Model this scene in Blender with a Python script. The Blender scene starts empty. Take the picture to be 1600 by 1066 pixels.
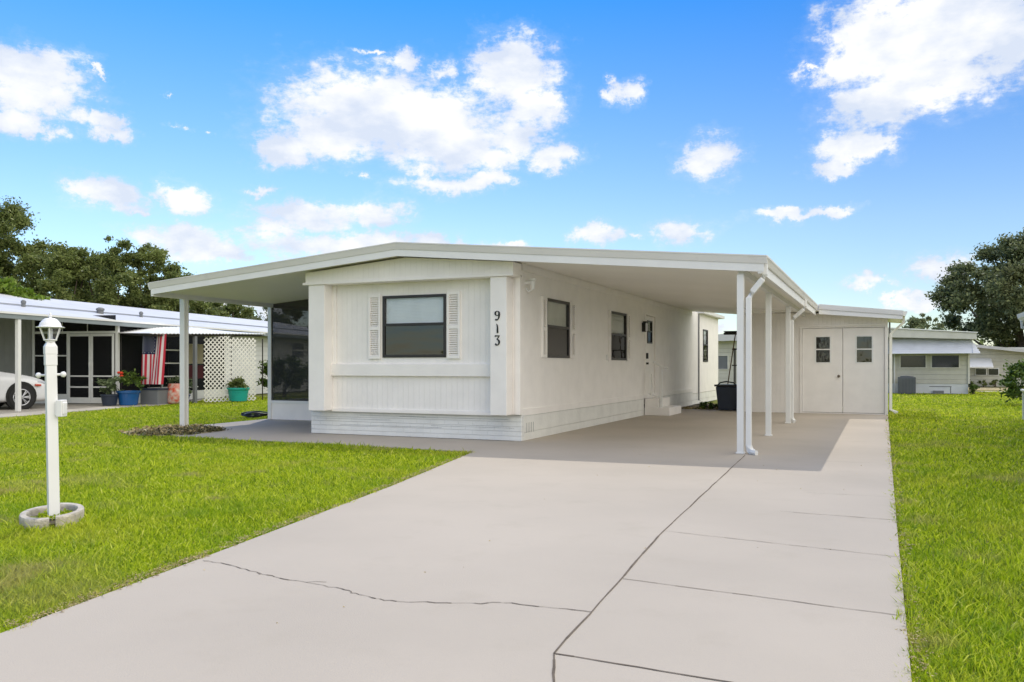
import bpy, bmesh, math, random
import numpy as np
from mathutils import Vector, Matrix
R = math.radians
random.seed(7); rng = np.random.default_rng(7)
scene = bpy.context.scene
COL = scene.collection

# ------------------------------------------------------------------ camera
CAM_YAW = math.atan(574/1312)
cd = bpy.data.cameras.new('camera'); cam = bpy.data.objects.new('camera', cd); COL.objects.link(cam)
cam.location = (0, 0, 1.2); cam.rotation_euler = (R(90), 0, CAM_YAW)
cd.sensor_width = 36; cd.lens = 29.52; cd.shift_y = 0.0237; cd.clip_end = 2000; cd.clip_start = .05
scene.camera = cam
scene.view_settings.view_transform = 'Standard'; scene.view_settings.look = 'None'
scene.view_settings.exposure = 0.17; scene.view_settings.gamma = 1
scene.cycles.max_bounces = 12; scene.cycles.diffuse_bounces = 9; scene.cycles.transparent_max_bounces = 24

# ------------------------------------------------------------------ world
SUN_TO = Vector((-.74, 1.45, 2.62)).normalized()
SUN_EL = math.asin(SUN_TO.z); SUN_ROT = math.atan2(SUN_TO.x, SUN_TO.y)
SKY_STR = 0.15
world = bpy.data.worlds.new('World'); scene.world = world; world.use_nodes = True
BLOBS = [(-0.5711,0.2897,0.0978,0.0409,1.0),(-0.6227,0.2594,0.0627,0.0221,1.0),(-0.6802,0.2421,0.0257,0.0152,1.0),(-0.5262,0.2739,0.0834,0.0347,1.0),(-0.4847,0.2572,0.0723,0.0296,0.9),(-0.6516,0.2954,0.0399,0.0115,0.55),(-0.5338,0.3477,0.0339,0.012,0.7),(-0.4945,0.3382,0.0258,0.0148,0.45),(-0.4885,0.3165,0.0228,0.0204,0.35),(-0.4124,0.3345,0.0457,0.0336,1.0),(-0.3835,0.3,0.0365,0.0289,0.8),(-0.4048,0.2685,0.0472,0.0267,0.8),(-0.3629,0.2433,0.0364,0.0143,0.7),(-0.4315,0.2471,0.0457,0.0157,0.8),(-0.4885,0.2119,0.057,0.0116,0.8),(-0.4467,0.2181,0.029,0.0116,1.0),(-0.5823,0.3554,0.0253,0.0053,0.45),(-0.5149,0.2301,0.0318,0.0115,0.5),(-0.6516,0.1694,0.0694,0.0158,0.8),(-0.5711,0.1758,0.0359,0.016,0.8),(-0.6873,0.1536,0.0428,0.0114,0.7),(-0.5933,0.1386,0.1124,0.0147,1.0),(-0.4961,0.1403,0.0494,0.0089,1.0),(-0.42,0.1393,0.0305,0.006,0.8),(-0.7048,0.1953,0.0154,0.0077,0.7),(-0.5882,0.215,0.0148,0.0064,0.4),(-0.9374,0.294,0.0469,0.0204,1.0),(-0.9248,0.2739,0.0451,0.0184,0.9),(-0.9488,0.2458,0.0345,0.016,0.9),(-0.9306,0.2378,0.0221,0.0094,0.9),(-0.8663,0.3015,0.0093,0.0056,0.7),(-0.8693,0.2569,0.0261,0.0096,0.8),(-0.8613,0.2449,0.0238,0.0084,0.8),(-0.8632,0.1818,0.0313,0.0146,1.0),(-0.835,0.168,0.0089,0.0047,0.7),(-0.7851,0.1832,0.0254,0.0137,1.0),(-0.7832,0.1384,0.0458,0.0174,1.0),(-0.7496,0.1295,0.0316,0.0099,0.8),(-0.8094,0.1417,0.0236,0.0083,0.7),(-0.8048,0.2882,0.0072,0.0039,0.35),(-0.7865,0.2594,0.0159,0.0046,0.35),(-0.7564,0.2521,0.0095,0.0034,0.35),(0.029,0.3324,0.0692,0.0484,1.0),(-0.0155,0.3448,0.0351,0.0381,1.0),(0.0777,0.343,0.0685,0.0382,1.0),(-0.0417,0.3152,0.0314,0.0141,1.0),(0.0102,0.2783,0.0544,0.0255,1.0),(0.0658,0.2962,0.0554,0.0319,0.8),(0.1268,0.3226,0.033,0.0377,0.9),(-0.0285,0.2351,0.0336,0.0166,1.0),(-0.0483,0.218,0.0224,0.0095,1.0),(-0.0013,0.2339,0.0241,0.0106,0.6),(-0.1804,0.2352,0.0322,0.0223,0.9),(-0.0957,0.17,0.0407,0.0077,0.8),(-0.0483,0.1714,0.0296,0.0062,0.8),(-0.2131,0.1578,0.0306,0.0124,1.0),(-0.3136,0.155,0.0241,0.0118,1.0),(-0.2723,0.1542,0.0164,0.0066,0.5),(-0.2746,0.3091,0.0194,0.0177,0.7),(-0.2851,0.3218,0.0105,0.0108,0.6),(-0.0155,0.0904,0.0269,0.0084,0.7),(0.0567,0.1057,0.0299,0.0148,0.9),(0.024,0.0745,0.0149,0.0076,1.0),(0.0414,0.0636,0.0363,0.0082,0.8),(-0.7564,0.0652,0.0481,0.01,0.8),(-0.7013,0.0577,0.0425,0.0073,0.8),(-0.082,0.3176,0.0169,0.0065,0.5),(-0.166,0.0451,0.0214,0.0088,0.6)]
# more fair-weather clouds round the rest of the sky
for k in range(26):
    a_ = .5 + k*(2*math.pi-1.9)/26; BLOBS.append((((a_+math.pi) % (2*math.pi))-math.pi, random.uniform(.1,.6), random.uniform(.06,.2), random.uniform(.02,.06), random.uniform(.7,1)))

def build_world():
    nt = world.node_tree; N = nt.nodes; L = nt.links; N.clear()
    def nd(t, **k):
        n = N.new(t)
        for a, b in k.items(): setattr(n, a, b)
        return n
    def ma(op, a, b=None, c=None, clamp=False):
        n = nd('ShaderNodeMath', operation=op, use_clamp=clamp)
        for i, v in enumerate((a, b, c)):
            if v is None: continue
            if isinstance(v, (int, float)): n.inputs[i].default_value = v
            else: L.new(v, n.inputs[i])
        return n.outputs[0]
    out = nd('ShaderNodeOutputWorld')
    sky = nd('ShaderNodeTexSky', sky_type='NISHITA', sun_disc=False, sun_elevation=SUN_EL, sun_rotation=SUN_ROT,
             altitude=0, air_density=1.0, dust_density=0.3, ozone_density=2.5)
    tc = nd('ShaderNodeTexCoord'); sx = nd('ShaderNodeSeparateXYZ'); L.new(tc.outputs['Generated'], sx.inputs[0])
    az = ma('ARCTAN2', sx.outputs[0], sx.outputs[1]); el = ma('ARCSINE', sx.outputs[2])
    # air colour correction with height above the horizon
    cr = nd('ShaderNodeValToRGB'); L.new(el, cr.inputs[0]); e = cr.color_ramp.elements
    e[0].position = 0.0; e[0].color = SKYC[0]; e[1].position = .42; e[1].color = SKYC[2]
    m = e.new(.16); m.color = SKYC[1]
    mul = nd('ShaderNodeMix', data_type='RGBA', blend_type='MULTIPLY'); mul.inputs[0].default_value = 1
    L.new(sky.outputs[0], mul.inputs[6]); L.new(cr.outputs[0], mul.inputs[7])
    ax = nd('ShaderNodeMapRange'); L.new(az, ax.inputs[0]); ax.inputs[1].default_value = -1.0; ax.inputs[2].default_value = 0.0; ax.inputs[3].default_value = 1.32; ax.inputs[4].default_value = .97
    vs_ = nd('ShaderNodeVectorMath', operation='SCALE'); L.new(mul.outputs[2], vs_.inputs[0]); L.new(ax.outputs[0], vs_.inputs['Scale'])
    cv = nd('ShaderNodeCombineXYZ'); L.new(az, cv.inputs[0]); L.new(el, cv.inputs[1])
    # domain warp
    n1 = nd('ShaderNodeTexNoise'); n1.inputs['Scale'].default_value = 22; n1.inputs['Detail'].default_value = 8; n1.inputs['Roughness'].default_value = .68
    L.new(cv.outputs[0], n1.inputs['Vector'])
    s1 = nd('ShaderNodeVectorMath', operation='SUBTRACT'); L.new(n1.outputs['Color'], s1.inputs[0]); s1.inputs[1].default_value = (.5,.5,.5)
    s2 = nd('ShaderNodeVectorMath', operation='MULTIPLY'); L.new(s1.outputs[0], s2.inputs[0]); s2.inputs[1].default_value = (.10,.055,0)
    wv = nd('ShaderNodeVectorMath', operation='ADD'); L.new(cv.outputs[0], wv.inputs[0]); L.new(s2.outputs[0], wv.inputs[1])
    field = None
    for (a, b, ra, rb, w) in BLOBS:
        s = nd('ShaderNodeVectorMath', operation='SUBTRACT'); L.new(wv.outputs[0], s.inputs[0]); s.inputs[1].default_value = (a, b, 0)
        q = nd('ShaderNodeVectorMath', operation='MULTIPLY'); L.new(s.outputs[0], q.inputs[0]); q.inputs[1].default_value = (1/ra, 1/rb, 0)
        l = nd('ShaderNodeVectorMath', operation='LENGTH'); L.new(q.outputs[0], l.inputs[0])
        v = ma('MULTIPLY_ADD', l.outputs['Value'], -.80, w*1.02 + .19)
        field = v if field is None else ma('SMOOTH_MAX', field, v  , .2)
    n2 = nd('ShaderNodeTexNoise'); n2.inputs['Scale'].default_value = 34; n2.inputs['Detail'].default_value = 10; n2.inputs['Roughness'].default_value = .66
    st = nd('ShaderNodeVectorMath', operation='MULTIPLY'); L.new(cv.outputs[0], st.inputs[0]); st.inputs[1].default_value = (1,1.9,1)
    L.new(st.outputs[0], n2.inputs['Vector'])
    nn = ma('MULTIPLY_ADD', n2.outputs['Fac'], 1.55, -.80)
    # unseen cloud bank right of the view, added as fill for the carport
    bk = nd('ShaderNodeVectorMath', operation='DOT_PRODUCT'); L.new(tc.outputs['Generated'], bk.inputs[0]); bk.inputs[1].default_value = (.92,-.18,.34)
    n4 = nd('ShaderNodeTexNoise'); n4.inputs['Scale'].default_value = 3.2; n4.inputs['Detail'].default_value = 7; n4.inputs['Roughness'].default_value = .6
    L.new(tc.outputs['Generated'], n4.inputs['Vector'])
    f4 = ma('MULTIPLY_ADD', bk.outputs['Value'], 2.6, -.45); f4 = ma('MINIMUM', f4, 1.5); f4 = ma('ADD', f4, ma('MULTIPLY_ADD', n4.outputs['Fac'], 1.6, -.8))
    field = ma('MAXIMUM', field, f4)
    dens = ma('ADD', field, nn)
    mr = nd('ShaderNodeMapRange', interpolation_type='SMOOTHSTEP'); L.new(dens, mr.inputs[0])
    mr.inputs[1].default_value = 0.0; mr.inputs[2].default_value = .60
    # never below the horizon
    m2 = nd('ShaderNodeMapRange', interpolation_type='SMOOTHSTEP'); L.new(dens, m2.inputs[0]); m2.inputs[1].default_value = -.32; m2.inputs[2].default_value = .35; m2.inputs[4].default_value = .16
    veil = ma('MAXIMUM', mr.outputs[0], m2.outputs[0])
    up = nd('ShaderNodeMapRange'); L.new(el, up.inputs[0]); up.inputs[1].default_value = 0; up.inputs[2].default_value = .03
    al = ma('MULTIPLY', veil, up.outputs[0]); al = ma('MULTIPLY', al, .97)
    n3 = nd('ShaderNodeTexNoise'); n3.inputs['Scale'].default_value = 11; n3.inputs['Detail'].default_value = 6
    L.new(st.outputs[0], n3.inputs['Vector'])
    thick = ma('MULTIPLY_ADD', n3.outputs['Fac'], 1.3, ma('MULTIPLY_ADD', dens, .12, -.2))
    c2 = nd('ShaderNodeValToRGB'); L.new(thick, c2.inputs[0]); e = c2.color_ramp.elements
    e[0].position = .38; e[0].color = (.70,.77,.90,1); e[1].position = .64; e[1].color = (1,1,1,1)
    b1 = nd('ShaderNodeBackground'); L.new(vs_.outputs[0], b1.inputs[0]); b1.inputs[1].default_value = SKY_STR
    b2 = nd('ShaderNodeBackground')
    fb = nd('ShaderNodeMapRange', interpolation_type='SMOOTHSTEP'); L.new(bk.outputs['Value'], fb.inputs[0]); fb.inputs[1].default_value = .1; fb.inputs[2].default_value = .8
    fb.inputs[3].default_value = CLOUD_STR; fb.inputs[4].default_value = CLOUD_STR*2.1; L.new(fb.outputs[0], b2.inputs[1])  # added bank is boosted above the other clouds to lift the shade
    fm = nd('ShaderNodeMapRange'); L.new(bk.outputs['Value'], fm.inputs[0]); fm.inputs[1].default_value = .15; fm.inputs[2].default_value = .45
    wm = nd('ShaderNodeMix', data_type='RGBA'); L.new(fm.outputs[0], wm.inputs[0]); L.new(c2.outputs[0], wm.inputs[6]); wm.inputs[7].default_value = (1,.965,.915,1); L.new(wm.outputs[2], b2.inputs[0])   # warm white given to the added fill bank
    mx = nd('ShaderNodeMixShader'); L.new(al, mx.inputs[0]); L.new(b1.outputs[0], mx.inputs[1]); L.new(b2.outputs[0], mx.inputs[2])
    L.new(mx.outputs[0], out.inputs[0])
SKYC = [(.78,.80,.79,1), (.64,.73,.82,1), (.125,.515,.92,1)]
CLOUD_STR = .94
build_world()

sd = bpy.data.lights.new('sun', 'SUN'); sun = bpy.data.objects.new('sun', sd); COL.objects.link(sun)
sd.energy = 2.0; sd.angle = R(.5); sd.color = (1, .95, .87)
sun.rotation_euler = (-SUN_TO).to_track_quat('-Z', 'Y').to_euler()

# ------------------------------------------------------------------ materials
def mat(name, col, rough=.6, spec=.4, metal=0, var=.06, vscale=3, bump=0, bscale=60, grooves=None, alpha=None, col2=None,
        emit=None, brick=None, transl=0, stain=None, coat=0):
    m = bpy.data.materials.new(name); m.use_nodes = True; nt = m.node_tree; N = nt.nodes; L = nt.links
    p = N['Principled BSDF']; p.inputs['Roughness'].default_value = rough; p.inputs['Metallic'].default_value = metal
    p.inputs['Specular IOR Level'].default_value = spec; p.inputs['Coat Weight'].default_value = coat
    tc = N.new('ShaderNodeTexCoord')
    n = N.new('ShaderNodeTexNoise'); n.inputs['Scale'].default_value = vscale; n.inputs['Detail'].default_value = 6
    L.new(tc.outputs['Object'], n.inputs['Vector'])
    r = N.new('ShaderNodeValToRGB'); L.new(n.outputs['Fac'], r.inputs[0])
    c2 = col2 or tuple(max(0, c*(1-var*2)) for c in col)
    r.color_ramp.elements[0].position = .32; r.color_ramp.elements[0].color = (*c2, 1)
    r.color_ramp.elements[1].position = .62; r.color_ramp.elements[1].color = (*col, 1)
    base = r.outputs[0]
    if stain:                                    # (colour, scale, threshold) dirt patches
        ns = N.new('ShaderNodeTexNoise'); ns.inputs['Scale'].default_value = stain[1]; ns.inputs['Detail'].default_value = 9; ns.inputs['Roughness'].default_value = .65
        L.new(tc.outputs['Object'], ns.inputs['Vector'])
        rs = N.new('ShaderNodeMapRange'); L.new(ns.outputs['Fac'], rs.inputs[0]); rs.inputs[1].default_value = stain[2]; rs.inputs[2].default_value = stain[2]+.18
        rs.inputs[4].default_value = stain[3] if len(stain) > 3 else .6
        mx = N.new('ShaderNodeMix'); mx.data_type = 'RGBA'; L.new(rs.outputs[0], mx.inputs[0]); L.new(base, mx.inputs[6]); mx.inputs[7].default_value = (*stain[0], 1)
        base = mx.outputs[2]
    hs = []
    def M(op, a, b=None):
        q = N.new('ShaderNodeMath'); q.operation = op
        for i, v in enumerate((a, b)):
            if v is None: continue
            if isinstance(v, (int, float)): q.inputs[i].default_value = v
            else: L.new(v, q.inputs[i])
        return q.outputs[0]
    if grooves:                                  # (axis, pitch, width, depth)
        s = N.new('ShaderNodeSeparateXYZ'); L.new(tc.outputs['Object'], s.inputs[0])
        f = M('FRACT', M('DIVIDE', s.outputs[grooves[0]], grooves[1]))
        g = M('GREATER_THAN', M('ABSOLUTE', M('SUBTRACT', f, .5)), .5-grooves[2]/grooves[1]/2)
        hs.append((M('MULTIPLY', M('SUBTRACT', 1.0, g), grooves[3])))
    if brick:
        b = N.new('ShaderNodeTexBrick'); mp = N.new('ShaderNodeMapping'); L.new(tc.outputs['Object'], mp.inputs[0]); mp.inputs['Rotation'].default_value = brick
        L.new(mp.outputs[0], b.inputs['Vector']); b.inputs['Scale'].default_value = 5; b.inputs['Mortar Size'].default_value = .018
        b.inputs['Brick Width'].default_value = 1.3; b.inputs['Row Height'].default_value = .38
        hs.append(M('MULTIPLY', M('SUBTRACT', 1.0, b.outputs['Fac']), .012))
    if bump:
        nb = N.new('ShaderNodeTexNoise'); nb.inputs['Scale'].default_value = bscale; nb.inputs['Detail'].default_value = 5
        L.new(tc.outputs['Object'], nb.inputs['Vector']); hs.append(M('MULTIPLY', nb.outputs['Fac'], bump))
    if hs:
        h = hs[0]
        for x in hs[1:]: h = M('ADD', h, x)
        bp = N.new('ShaderNodeBump'); bp.inputs['Distance'].default_value = 1; bp.inputs['Strength'].default_value = 1
        L.new(h, bp.inputs['Height']); L.new(bp.outputs[0], p.inputs['Normal'])
    L.new(base, p.inputs['Base Color'])
    if emit: p.inputs['Emission Color'].default_value = (*emit[0], 1); p.inputs['Emission Strength'].default_value = emit[1]
    sh = p.outputs[0]; o = N['Material Output']
    if transl:
        t = N.new('ShaderNodeBsdfTranslucent'); L.new(base, t.inputs[0]); mx = N.new('ShaderNodeMixShader'); mx.inputs[0].default_value = transl
        L.new(sh, mx.inputs[1]); L.new(t.outputs[0], mx.inputs[2]); sh = mx.outputs[0]
    if alpha is not None:
        t = N.new('ShaderNodeBsdfTransparent'); mx = N.new('ShaderNodeMixShader'); mx.inputs[0].default_value = alpha
        L.new(t.outputs[0], mx.inputs[1]); L.new(sh, mx.inputs[2]); sh = mx.outputs[0]
    L.new(sh, o.inputs[0])
    return m

def glass_mat(name, tint=(.75,.8,.8), refl=.08):
    m = bpy.data.materials.new(name); m.use_nodes = True; nt = m.node_tree; N = nt.nodes; L = nt.links; N.clear()
    o = N.new('ShaderNodeOutputMaterial'); t = N.new('ShaderNodeBsdfTransparent'); t.inputs[0].default_value = (*tint, 1)
    g = N.new('ShaderNodeBsdfGlossy'); g.inputs['Roughness'].default_value = .02
    f = N.new('ShaderNodeLayerWeight'); f.inputs[0].default_value = .5
    pw = N.new('ShaderNodeMath'); pw.operation = 'POWER'; pw.inputs[1].default_value = 5; L.new(f.outputs['Facing'], pw.inputs[0])
    ad = N.new('ShaderNodeMath'); ad.operation = 'MULTIPLY_ADD'; ad.inputs[1].default_value = .9; ad.inputs[2].default_value = .03+refl; L.new(pw.outputs[0], ad.inputs[0])
    nz = N.new('ShaderNodeTexNoise'); nz.inputs['Scale'].default_value = 1.6; bp = N.new('ShaderNodeBump'); bp.inputs['Distance'].default_value = .01; bp.inputs['Strength'].default_value = .4
    L.new(nz.outputs[0], bp.inputs['Height']); L.new(bp.outputs[0], g.inputs['Normal'])
    x = N.new('ShaderNodeMixShader'); L.new(ad.outputs[0], x.inputs[0]); L.new(t.outputs[0], x.inputs[1]); L.new(g.outputs[0], x.inputs[2]); L.new(x.outputs[0], o.inputs[0])
    return m

def leaf_mat(name, c1, c2, c3, transl=.3, rough=.5, patch=None):
    """foliage: every leaf island takes its own green, broad patches shift it"""
    m = bpy.data.materials.new(name); m.use_nodes = True; nt = m.node_tree; N = nt.nodes; L = nt.links
    p = N['Principled BSDF']; p.inputs['Roughness'].default_value = rough; p.inputs['Specular IOR Level'].default_value = .25
    g = N.new('ShaderNodeNewGeometry'); r = N.new('ShaderNodeValToRGB'); L.new(g.outputs['Random Per Island'], r.inputs[0])
    e = r.color_ramp.elements; e[0].position = 0; e[0].color = (*c1, 1); e[1].position = 1; e[1].color = (*c3, 1); q = e.new(.55); q.color = (*c2, 1)
    base = r.outputs[0]
    if patch:
        for (pc, sc, th, amt) in patch:
            n = N.new('ShaderNodeTexNoise'); n.inputs['Scale'].default_value = sc; n.inputs['Detail'].default_value = 4
            L.new(g.outputs['Position'], n.inputs['Vector'])
            mr = N.new('ShaderNodeMapRange'); L.new(n.outputs['Fac'], mr.inputs[0]); mr.inputs[1].default_value = th; mr.inputs[2].default_value = th+.15; mr.inputs[4].default_value = amt
            mx = N.new('ShaderNodeMix'); mx.data_type = 'RGBA'; L.new(mr.outputs[0], mx.inputs[0]); L.new(base, mx.inputs[6]); mx.inputs[7].default_value = (*pc, 1); base = mx.outputs[2]
    L.new(base, p.inputs['Base Color'])
    t = N.new('ShaderNodeBsdfTranslucent'); L.new(base, t.inputs[0]); mx = N.new('ShaderNodeMixShader'); mx.inputs[0].default_value = transl
    L.new(p.outputs[0], mx.inputs[1]); L.new(t.outputs[0], mx.inputs[2]); L.new(mx.outputs[0], N['Material Output'].inputs[0])
    return m

WH = (.87,.84,.805)
M = {}
M['siding_y'] = mat('painted_siding_side', WH, .55, var=.03, grooves=(1,.102,.014,.009), bump=.0015, bscale=25, stain=((.55,.53,.47), 1.3, .62, .25))
M['siding_x'] = mat('painted_siding_front', WH, .55, var=.03, grooves=(0,.102,.008,.004), bump=.0015, bscale=25, stain=((.58,.56,.5), 1.5, .62, .22))
M['white'] = mat('white_paint', WH, .45, var=.03, bump=.0008, bscale=30, stain=((.6,.58,.52), 3, .64, .2))
M['trimwhite'] = mat('white_metal_trim', (.78,.78,.76), .35, var=.03, stain=((.5,.48,.44), 6, .66, .3))
M['fascia'] = mat('fascia_metal', (.70,.69,.66), .35, var=.04, vscale=1.2, stain=((.42,.4,.36), 4, .6, .35))
M['ceiling'] = mat('ceiling_pan', (.90,.885,.84), .6, var=.03, vscale=.6, grooves=(1,.305,.012,.006))
M['rooftop'] = mat('roof_coating', (.62,.62,.6), .7, var=.08, vscale=.8, stain=((.25,.25,.24), 3, .6, .5))
M['brick_x'] = mat('painted_brick', (.76,.77,.75), .6, var=.05, brick=(R(90),0,0), bump=.006, bscale=18, stain=((.35,.34,.32), 9, .66, .6))
M['brick_y'] = mat('painted_brick_side', (.76,.76,.72), .6, var=.05, brick=(R(90),0,R(90)), bump=.006, bscale=18, stain=((.35,.34,.32), 9, .66, .5))
M['bronze'] = mat('dark_bronze_frame', (.035,.03,.028), .35)
M['black'] = mat('black_metal', (.015,.015,.015), .4)
M['blind'] = mat('window_blind', (.84,.84,.88), .7, grooves=(2,.025,.006,.003))
M['blindtan'] = mat('window_blind_tan', (.80,.76,.66), .7, grooves=(2,.025,.006,.003))
M['glass'] = glass_mat('window_glass', (.93,.95,.95), .02)
M['lowglass'] = glass_mat('screened_glass', (.22,.22,.22), .06)
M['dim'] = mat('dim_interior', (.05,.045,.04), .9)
M['concrete'] = mat('painted_concrete', (.445,.392,.325), .75, spec=.25, var=.06, vscale=.45, bump=.0016, bscale=120, stain=((.36,.315,.25), 2.2, .55, .34))
M['concrete2'] = mat('bare_concrete', (.42,.39,.34), .85, var=.12, vscale=1, bump=.002, bscale=60)
M['joint'] = mat('joint_dark', (.15,.12,.09), .95, var=.2, vscale=9)  # dark tone of the expansion joint strips and the door gap strip
M['crackm'] = mat('crack_dirt', (.15,.125,.10), .95)
M['groove'] = mat('joint_dust', (.24,.20,.155), .95, var=.3, vscale=5)
M['soil'] = mat('soil', (.10,.075,.045), .95, var=.3, vscale=6, bump=.02, bscale=30)
M['turf'] = mat('turf_ground', (.20,.22,.03), .95, var=.25, vscale=2.5, bump=.02, bscale=40, stain=((.3,.25,.1), 1.2, .6, .6))
M['mulch'] = mat('dry_grass', (.48,.40,.22), .95, var=.4, vscale=12, bump=.02, bscale=40)
M['asphalt'] = mat('asphalt', (.06,.06,.06), .9, bump=.004, bscale=90)
M['screen'] = mat('porch_screen', (.02,.02,.022), .5, spec=.3, alpha=.48)
M['screen_dark'] = mat('dense_screen', (.012,.012,.013), .6, spec=.15, alpha=.86)
M['greyside'] = mat('grey_siding', (.36,.36,.34), .6, grooves=(1,.2,.02,.01), var=.05)
M['housewall'] = mat('light_siding', (.62,.63,.62), .6, grooves=(2,.2,.012,.01), var=.04)
M['tan'] = mat('cream_siding', (.55,.54,.47), .6, grooves=(2,.2,.014,.012), var=.05)
M['cream'] = mat('cream_trim', (.62,.61,.55), .5)
M['alum'] = mat('aluminium_awning', (.66,.68,.72), .35, metal=.2, var=.05)
M['metalroof'] = mat('white_metal_roof', (.56,.56,.56), .45, var=.06, vscale=1.2, stain=((.45,.44,.42), 2.5, .6, .4))
M['gutter'] = mat('weathered_gutter', (.24,.275,.285), .4, var=.08, vscale=2)
M['grey'] = mat('grey_plastic', (.16,.17,.18), .6)
M['ac'] = mat('dark_steel', (.10,.11,.12), .5)
M['bin'] = mat('navy_plastic', (.025,.035,.06), .45)
M['blue'] = mat('blue_glaze', (.01,.09,.28), .25, coat=.4)
M['teal'] = mat('teal_plastic', (.02,.42,.36), .4, grooves=(2,.05,.012,.01))
M['navy'] = mat('blue_bin_plastic', (.015,.03,.2), .4)
M['red'] = mat('flag_red', (.55,.03,.06), .8, transl=.15)
M['flagwhite'] = mat('flag_white', (.75,.68,.70), .8, transl=.15)
M['flagblue'] = mat('flag_blue', (.006,.012,.06), .8, transl=.1)
M['star'] = mat('star_white', (.8,.8,.82), .8)
M['lattice'] = mat('vinyl_lattice', (.78,.77,.72), .5)
M['carpaint'] = mat('white_car_paint', (.72,.73,.75), .25, spec=.5, coat=.6, var=.01)
M['tyre'] = mat('tyre_rubber', (.02,.02,.02), .8)
M['rim'] = mat('alloy_rim', (.55,.56,.58), .3, metal=.7)
M['amber'] = mat('amber_lens', (.6,.08,.03), .2)
M['lens'] = mat('headlight_lens', (.5,.52,.55), .1, coat=1)
M['wood'] = mat('weathered_wood', (.22,.15,.09), .8, var=.15)
M['tanboard'] = mat('tan_board', (.42,.36,.24), .8)
M['darkred'] = mat('dark_red_cloth', (.10,.02,.025), .9)
M['redbag'] = mat('red_white_bag', (.55,.07,.03), .6, col2=(.6,.58,.5), vscale=7)
M['edging'] = mat('old_concrete_edging', (.58,.53,.45), .95, var=.18, vscale=14, bump=.012, bscale=70, stain=((.25,.21,.16), 8, .58, .5))
M['bark'] = mat('bark', (.11,.085,.06), .95, bump=.03, bscale=20, var=.2)
M['lampwhite'] = mat('lamp_white_paint', (.80,.80,.80), .4, var=.02, stain=((.5,.48,.42), 9, .68, .4))
M['lampglass'] = glass_mat('lamp_glass', (.85,.87,.87), .06)
M['brass'] = mat('worn_knob', (.2,.17,.13), .35, metal=.8)
M['oak'] = leaf_mat('oak_leaves', (.085,.12,.035), (.16,.20,.055), (.28,.31,.10), .42, patch=[((.20,.24,.06), .45, .50, .5), ((.04,.06,.015), 1.1, .55, .4)])
M['oak2'] = leaf_mat('darker_oak_leaves', (.075,.10,.045), (.14,.17,.075), (.28,.30,.14), .40, patch=[((.17,.17,.07), .5, .52, .4), ((.025,.04,.016), 1.3, .55, .4)])
M['lime'] = leaf_mat('lime_leaves', (.08,.14,.01), (.14,.22,.02), (.24,.32,.05), .4)
M['shrub'] = leaf_mat('shrub_leaves', (.035,.07,.012), (.08,.14,.02), (.18,.25,.05), .35)
M['yellow'] = leaf_mat('yellowish_leaves', (.10,.13,.02), (.2,.22,.04), (.32,.3,.06), .35)
M['palegreen'] = leaf_mat('pale_leaves', (.07,.11,.05), (.14,.19,.09), (.3,.36,.2), .35)
M['flower'] = mat('red_flower', (.75,.06,.02), .6, transl=.2)
M['grass'] = leaf_mat('grass_blades', (.12,.20,.008), (.42,.53,.014), (.78,.78,.18), .5,
                      patch=[((.62,.60,.07), .8, .54, .35), ((.20,.36,.010), 1.3, .54, .5), ((.52,.42,.20), 1.9, .57, .6), ((.50,.40,.2), .55, .58, .45), ((.12,.22,.01), 7, .58, .45)])
_e = M['grass'].node_tree.nodes['Color Ramp'].color_ramp.elements
_n = _e.new(.25); _n.color = (.26,.38,.012,1); _n = _e.new(.93); _n.color = (.66,.72,.05,1)


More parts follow.
